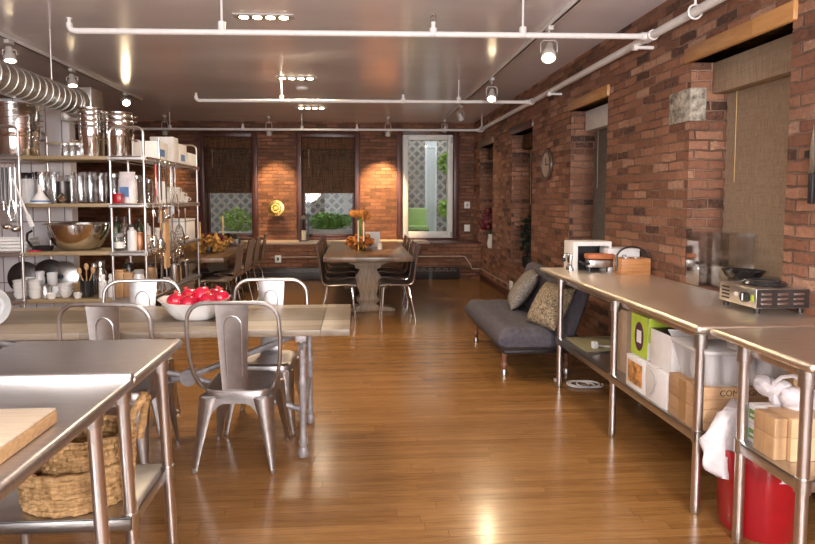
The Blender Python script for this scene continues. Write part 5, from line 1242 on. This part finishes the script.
MB().lathe([(0, .11), (.09, .11), (.115, .145), (.119, .145), (.093, .105), (0, .105)], n=28).build('pan', BLACKSHINE, t); MB().lathe([(0, 0), (.05, 0), (.03, .02), (.04, .105), (0, .105)], n=18).build('stand', BLACK, t); MB().tube([(-.09, -.06, .135), (-.16, -.13, .16), (-.20, -.17, .165)], .010, 8).build('handle', BLACK, t)
# hot plate
t = thing('hot_plate', 'steel hot plate with black knob, black burner and louvred side by the nearest niche', 'hot plate', (2.155, 2.875, CT), 0)
MB().box(-.14, .14, -.145, .145, .028, .13).build('housing', SATIN, t, bevel=.006)
for x in (-.115, .115):
    for y in (-.12, .12): MB().lathe([(0, 0), (.013, 0), (.016, .028), (0, .028)], (x, y, 0), 10).build('foot', BLACK, t)
o = MB().lathe([(0, .131), (.10, .131), (.106, .138), (.095, .150), (0, .150)], (.01, 0, 0), 28).build('burner', BLACKSHINE, t)
MB().tube(arc((.01, 0), .07, 0, 2*PI, 24, lambda a, c: (a, c, .1505))[:-1], .006, 6, True).build('coil', BLACK, o)
o = MB().cyl((-.14, -.075, .078), (-.162, -.075, .078), .026, n=20).build('knob', BLACK, t); MB().box(-.166, -.161, -.078, -.072, .06, .096).build('pointer', WHITEPLASTIC, o)
MB().box(-.1425, -.139, -.128, -.108, .06, .095).build('indicator_lamp', LIME, t)
b = MB(); b.ell((-.1405, .005, .08), (.0012, .020, .013), 14, 6); b.build('badge', WHITEPLASTIC, t, label='small white oval badge')
for k in range(4): MB().box(-.143, -.1395, .06, .12, .046+.019*k, .054+.019*k).build('vent', BLACK, t)
MB().box(-.137, .139, -.1475, -.1435, .032, .126).build('side_panel', DARKSTEEL, t)
for i in range(3):
    for k in range(3): MB().box(-.115+.085*i, -.06+.085*i, -.152, -.147, .048+.024*k, .060+.024*k).build('louvre', POLISH, t, bevel=.002)
# knife on the wall at the right edge
t = thing('chef_knife', 'black handled chef knife on the brick wall at right edge', 'knife', (XR-.014, 2.735, 1.60))
MB().prism([(-.018, 0), (.022, 0), (.022, .10), (.004, .24), (-.018, .24-.26)], lambda p, q: Vector((-.0015, p, q+.0)), lambda p, q: Vector((.0015, p, q))).build('blade', SATIN, t)
MB().box(-.011, .011, -.014, .016, -.155, .0).build('handle', BLACK, t, bevel=.006)
MB().box(.002, .0135, -.12, .06, .08, .115).build('magnet_bar', BLACK, t)
# --- undershelf of the long table
SZ = .396
gbx = 'boxes on the undershelf of the long prep table'
t = thing('baking_sheet', 'greenish flat sheet lying at far end of the undershelf', 'sheet', (1.90, 4.05, SZ)); MB().box(-.28, .30, -.22, .22, 0, .006).build('sheet', plain('olive_board', (.30, .27, .15), .5, var=.1), t, bevel=.002); MB().box(-.282, .302, -.222, -.216, .0, .012).build('edge', SATIN, t)
t = thing('power_adapter', 'small white plug adapter with cable on the greenish sheet', 'adapter', (1.71, 3.93, SZ+.007)); MB().box(-.02, .02, -.02, .02, 0, .05).build('plug', WHITEPLASTIC, t, bevel=.006); MB().tube([(.02, 0, .02), (.08, .03, .006), (.16, .0, .006), (.26, .06, .006), (.34, .03, .006)], .006, 6).build('cable', WHITEPLASTIC, t)
t = thing('power_cable', 'white coiled cable on the floor below the long prep table', 'cable', (1.80, 4.32, 0)); pts = []
for i in range(60):
    a = i*.32; pts.append((math.cos(a)*(.10+.012*math.sin(i*.5))+.002*i-.06, math.sin(a)*.08, .008+.0035*abs(math.sin(a*.5))))
MB().tube(pts, .0065, 6).build('loop', WHITEPLASTIC, t); MB().box(-.20, -.15, .10, .13, 0, .022).build('plug', WHITEPLASTIC, t, bevel=.004)
t = carton('kraft_box', 'tall plain kraft box at the back of the undershelf, left of the lime green box', 'box', 1.66, 1.84, 3.36, 3.52, SZ, .39, plain('kraft_pale', (.42, .30, .21), .7, var=.1), gbx); b = MB(); b.ell((-.05, -.1005, .30), (.006, .001, .006), 8, 4); b.build('hand_hole', INK, t)
t = carton('appliance_box', 'white and lime green box with a dark plum picture, upright on undershelf', 'box', 1.60, 1.94, 3.0, 3.17, SZ+.185, .225, WHITEPAPER, gbx)
b = MB(); b.box(-.1712, -.170, -.093, .093, .004, .236); b.box(-.168, .168, -.0962, -.095, .10, .236); b.build('lime_panel', LIME, t, label='lime green printed panel')
b = MB(); b.quadring([[Vector((-.1724, y*1.0, z)) for y, z in arc((0, .12), .055, 0, 2*PI, 20, lambda a, c: (a*.9, .115+(c-.12)*1.5))[:-1]], [Vector((-.1713, y, z)) for y, z in arc((0, .12), .055, 0, 2*PI, 20, lambda a, c: (a*.9, .115+(c-.12)*1.5))[:-1]]], True, (True, True)); b.build('plum_picture', PLUM, t, label='dark plum oval picture')
b = MB(); b.box(-.1734, -.1725, -.025, .025, .08, .15); b.build('picture_highlight', WHITEPAPER, t)
t = carton('food_box', 'white box with a brown food picture at the front of the undershelf', 'box', 1.575, 1.91, 2.965, 3.18, SZ, .18, WHITEPAPER, gbx)
MB().box(-.1712, -.170, -.08, .08, .03, .155).build('food_picture', FOODPRINT, t, label='brown food picture')
t = carton('ring_box', 'white box with a black curved line on its side, low on the undershelf', 'box', 1.575, 1.90, 2.745, 2.955, SZ, .185, WHITEPAPER, gbx)
MB().tube([(-.166, .05, .03), (-.166, .02, .06), (-.166, .0, .11), (-.166, .015, .14), (-.166, .05, .165)], .004, 6).build('printed_line', GREYPLASTIC, t)
t = carton('open_carton', 'taller white carton with open flap standing on the lined white box', 'box', 1.60, 1.90, 2.755, 2.965, SZ+.187, .19, WHITEPAPER, gbx, flap=False)
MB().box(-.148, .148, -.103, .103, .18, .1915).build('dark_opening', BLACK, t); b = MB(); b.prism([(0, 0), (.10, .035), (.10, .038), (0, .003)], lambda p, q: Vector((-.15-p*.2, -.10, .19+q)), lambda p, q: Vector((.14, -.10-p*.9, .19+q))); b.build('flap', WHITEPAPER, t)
def text(par, s, size, loc, rot, mat, name='lettering'):
    c = bpy.data.curves.new(name, 'FONT'); c.body = s; c.size = size; c.align_x = 'CENTER'; c.align_y = 'CENTER'; c.extrude = .0006
    c.materials.append(mat); oc = bpy.data.objects.new(name, c); COL.objects.link(oc); bpy.context.view_layer.update()
    me = bpy.data.meshes.new_from_object(oc.evaluated_get(bpy.context.evaluated_depsgraph_get())); bpy.data.objects.remove(oc); bpy.data.curves.remove(c)
    o = bpy.data.objects.new(name, me); COL.objects.link(o); o.parent = par; o.location = loc; o.rotation_euler = rot; return o
for k in range(2):
    t = carton('shipping_carton', 'brown shipping carton at near end of undershelf, ' + ('lower of two' if k == 0 else 'upper of two, under the clear bin'), 'box', 1.575, 2.05, 2.485, 2.73, SZ+k*.1035, .102, KRAFT, gbx)
    b = MB(); b.box(-.2387, -.237, -.03, .03, 0.001, .101); b.box(-.236, .236, -.1237, -.1225, .044, .048); b.build('tape', KRAFTTAPE, t, label='strip of brown tape')
    text(t, 'COMPAGNIE', .040, (-.02, -.124, .073), (PI/2, 0, 0), INK)
t = thing('storage_tub', 'translucent lidded plastic tub holding wrapped glassware, on the brown cartons', 'tub', (1.815, 2.615, SZ+.2075)); b = MB()
b.quadring([superell(.195, .125, 0, 40, 7), superell(.225, .15, .15, 40, 7), superell(.232, .157, .15, 40, 7), superell(.232, .157, .158, 40, 7)], True, (True, False)); b.build('tub', FROST, t)
b = MB(); b.quadring([superell(.236, .161, .159, 40, 7), superell(.238, .163, .172, 40, 7), superell(.215, .14, .178, 40, 7)], True, (True, True)); b.build('lid', FROST2, t)
go = 'wrapped glasses in the translucent tub'
first = None
for i in range(4):
    for j in range(2):
        lb = 'wrapped glass inside the translucent tub, ' + ('front row, ' if j == 0 else 'back row, ') + ('first', 'second', 'third', 'fourth')[i] + ' from the aisle'
        p = (1.685+.086*i, 2.565+.10*j, SZ+.2105)
        if first is None:
            first = thing('wrapped_glass', lb, 'glass', p, 0, go); MB().lathe([(0, 0), (.034, 0), (.038, .03), (.036, .09), (.03, .125), (0, .13)], n=14).build('wrap', BAGWHITE, first); MB().lathe([(0, .128), (.02, .128), (.024, .138), (0, .14)], n=10).build('twist', BAGWHITE, first)
        else: dup(first, p, .5*i+j, lb)
t = carton('flat_carton', 'flattened brown carton leaning behind the translucent tub', 'box', 2.07, 2.24, 2.53, 2.73, SZ, .28, KRAFT, gbx)
# --- undershelf of the near table
SZ2 = .446
gn = 'boxes on the undershelf of the short prep table'
for k in range(2):
    t = carton('tea_box', 'white box with green label on short table undershelf, ' + ('lower of two' if k == 0 else 'upper of two'), 'box', 1.665, 1.80, 2.205, 2.275, SZ2+k*.0825, .081, WHITEPAPER, gn, flap=True)
    b = MB(); b.box(-.0687, -.067, -.028, .028, .018, .058); b.box(-.055, .02, -.0362, -.035, .018, .058); b.build('green_label', plain('green_label%d' % k, (.16, .32, .08), .5, var=.2), t, label='green label'); MB().box(-.0693, -.0686, -.02, .02, .03, .04).build('white_strip', WHITEPAPER, t)
for k, (x0, x1, y0, y1, h, w) in enumerate(((1.635, 1.685, 2.08, 2.20, .165, 'left of two, nearer the aisle'), (1.69, 1.86, 2.065, 2.20, .17, 'right of two, wider'))):
    t = thing('bamboo_box', 'pale bamboo box on short table undershelf, ' + w, 'box', ((x0+x1)/2, (y0+y1)/2, SZ2), 0, gn); a, d = (x1-x0)/2, (y1-y0)/2
    MB().box(-a, a, -d, d, 0, h*.55).build('base', BAMBOO, t, bevel=.003); MB().box(-a, a, -d, d, h*.555, h).build('lid', BAMBOO, t, bevel=.003)
t = thing('plastic_bag', 'crumpled white plastic bag lying on the bamboo and tea boxes', 'bag', (1.80, 2.20, SZ2+.095)); b = MB()
for i in range(9): b.ell((rnd.uniform(-.08, .12), rnd.uniform(-.03, .06), .075+rnd.uniform(-.02, .10)), (rnd.uniform(.04, .07), rnd.uniform(.03, .05), rnd.uniform(.03, .06)), 9, 6, Euler((rnd.random(), rnd.random(), rnd.random())).to_matrix())
b.build('bag', BAGWHITE, t); MB().tube([(-.09, 0, .17), (-.07, -.02, .205), (-.02, -.02, .21), (.02, 0, .19)], .008, 6).build('handle', BAGWHITE, t)
# --- red bin with white liner
t = thing('waste_bin', 'bright red waste bin on the floor between the two right prep tables', 'bin', (1.80, 2.382, 0))
MB().lathe([(0, .0), (.145, 0), (.15, .01), (.168, .345), (.174, .35), (.174, .362), (.160, .362), (.142, .014), (0, .012)], n=40).build('pail', RED, t); MB().lathe([(.166, .335), (.177, .338), (.177, .366), (.158, .366)], n=40).build('rim', RED, t)
t = thing('bin_liner', 'white bin liner bulging out over the side of the red bin', 'bin liner', (1.69, 2.388, .325)); b = MB()
def wr(p, k): return p + Vector((math.sin(p.z*46+p.y*60)*.012, math.sin(p.z*31+p.x*90)*.007, math.sin(p.x*60+p.y*40)*.012))*k
rings = []
for i in range(15):
    f = i/14; z = -.10+.335*f; w = .075+.045*math.sin(PI*min(1, f*1.15)); cx = -.015-.02*math.sin(PI*f)+.03*f**2
    if f > .9: w *= .65
    rings.append([wr(Vector((cx+math.cos(a)*w*1.05, math.sin(a)*min(.038+.006*math.sin(a*5+i), .042), z)), 1) for a in [2*PI*k/28 for k in range(28)]])
b.quadring(rings, True, (True, True)); b.build('bag', BAGWHITE, t, angle=80)
b = MB(); rings = []
for i in range(7):
    f = i/6; rings.append([Vector((.175+math.cos(a)*(.178+.012*f+.006*math.sin(a*9+i)), math.sin(a)*(.178+.010*f+.005*math.sin(a*11+i)), .018-.085*f-.02*f*math.sin(a*4))) for a in [PI*.45+1.1*PI*k/26 for k in range(27)]])
b.quadring(rings, False); b.build('skirt', BAGWHITE, t, angle=80)
# ================================================================== LIGHT AND CAMERA
W = bpy.data.worlds.new('World'); S.world = W; W.use_nodes = True
nt = W.node_tree; bg = nt.nodes['Background']
sky = nt.nodes.new('ShaderNodeTexSky'); sky.sky_type = 'HOSEK_WILKIE'; sky.turbidity = 6; sky.sun_direction = Vector((.3, .5, .8)).normalized()
mixc = nt.nodes.new('ShaderNodeMix'); mixc.data_type = 'RGBA'; mixc.inputs[0].default_value = .75; mixc.inputs[7].default_value = (.95, .98, 1, 1)
nt.links.new(sky.outputs[0], mixc.inputs[6]); nt.links.new(mixc.outputs[2], bg.inputs[0]); bg.inputs[1].default_value = 2.2
# added fill lights at the assumed, unseen front windows behind the camera
for (x0, x1, z0, z1) in ASSUMED_FW:
    light('window_daylight', 'AREA', ((x0+x1)/2, YF+.02, (z0+z1)/2), 50*(x1-x0)/2.5, (.95, .96, 1), ((x0+x1)/2, 5, (z0+z1)/2-.2), shape='RECTANGLE', size=x1-x0, size_y=z1-z0)
# added unseen fill lights behind the camera, aimed up to brighten the ceiling
light('bounce_lamp', 'AREA', (-1.9, -1.5, 1.75), 95, (1, .95, .93), (-1.4, 2.2, 4.4), shape='DISK', size=1.0)
light('bounce_lamp', 'AREA', (1.1, -1.5, 1.75), 190, (1, .95, .93), (1.2, 2.2, 4.4), shape='DISK', size=1.0)
cam = bpy.data.cameras.new('Camera'); co = bpy.data.objects.new('Camera', cam); COL.objects.link(co)
co.location = (0, 0, H); co.rotation_euler = CAMROT.to_euler()
cam.sensor_width = 36; cam.lens = FPX*36/815; cam.clip_start = .05
cam.shift_x = (407.5-PX)/815; cam.shift_y = (PY-272)/815
S.camera = co
S.view_settings.view_transform = 'Standard'; S.view_settings.look = 'None'; S.view_settings.gamma = 1
S.view_settings.use_curve_mapping = False; S.view_settings.exposure = 0.2
S.cycles.max_bounces = 8; S.cycles.transparent_max_bounces = 24
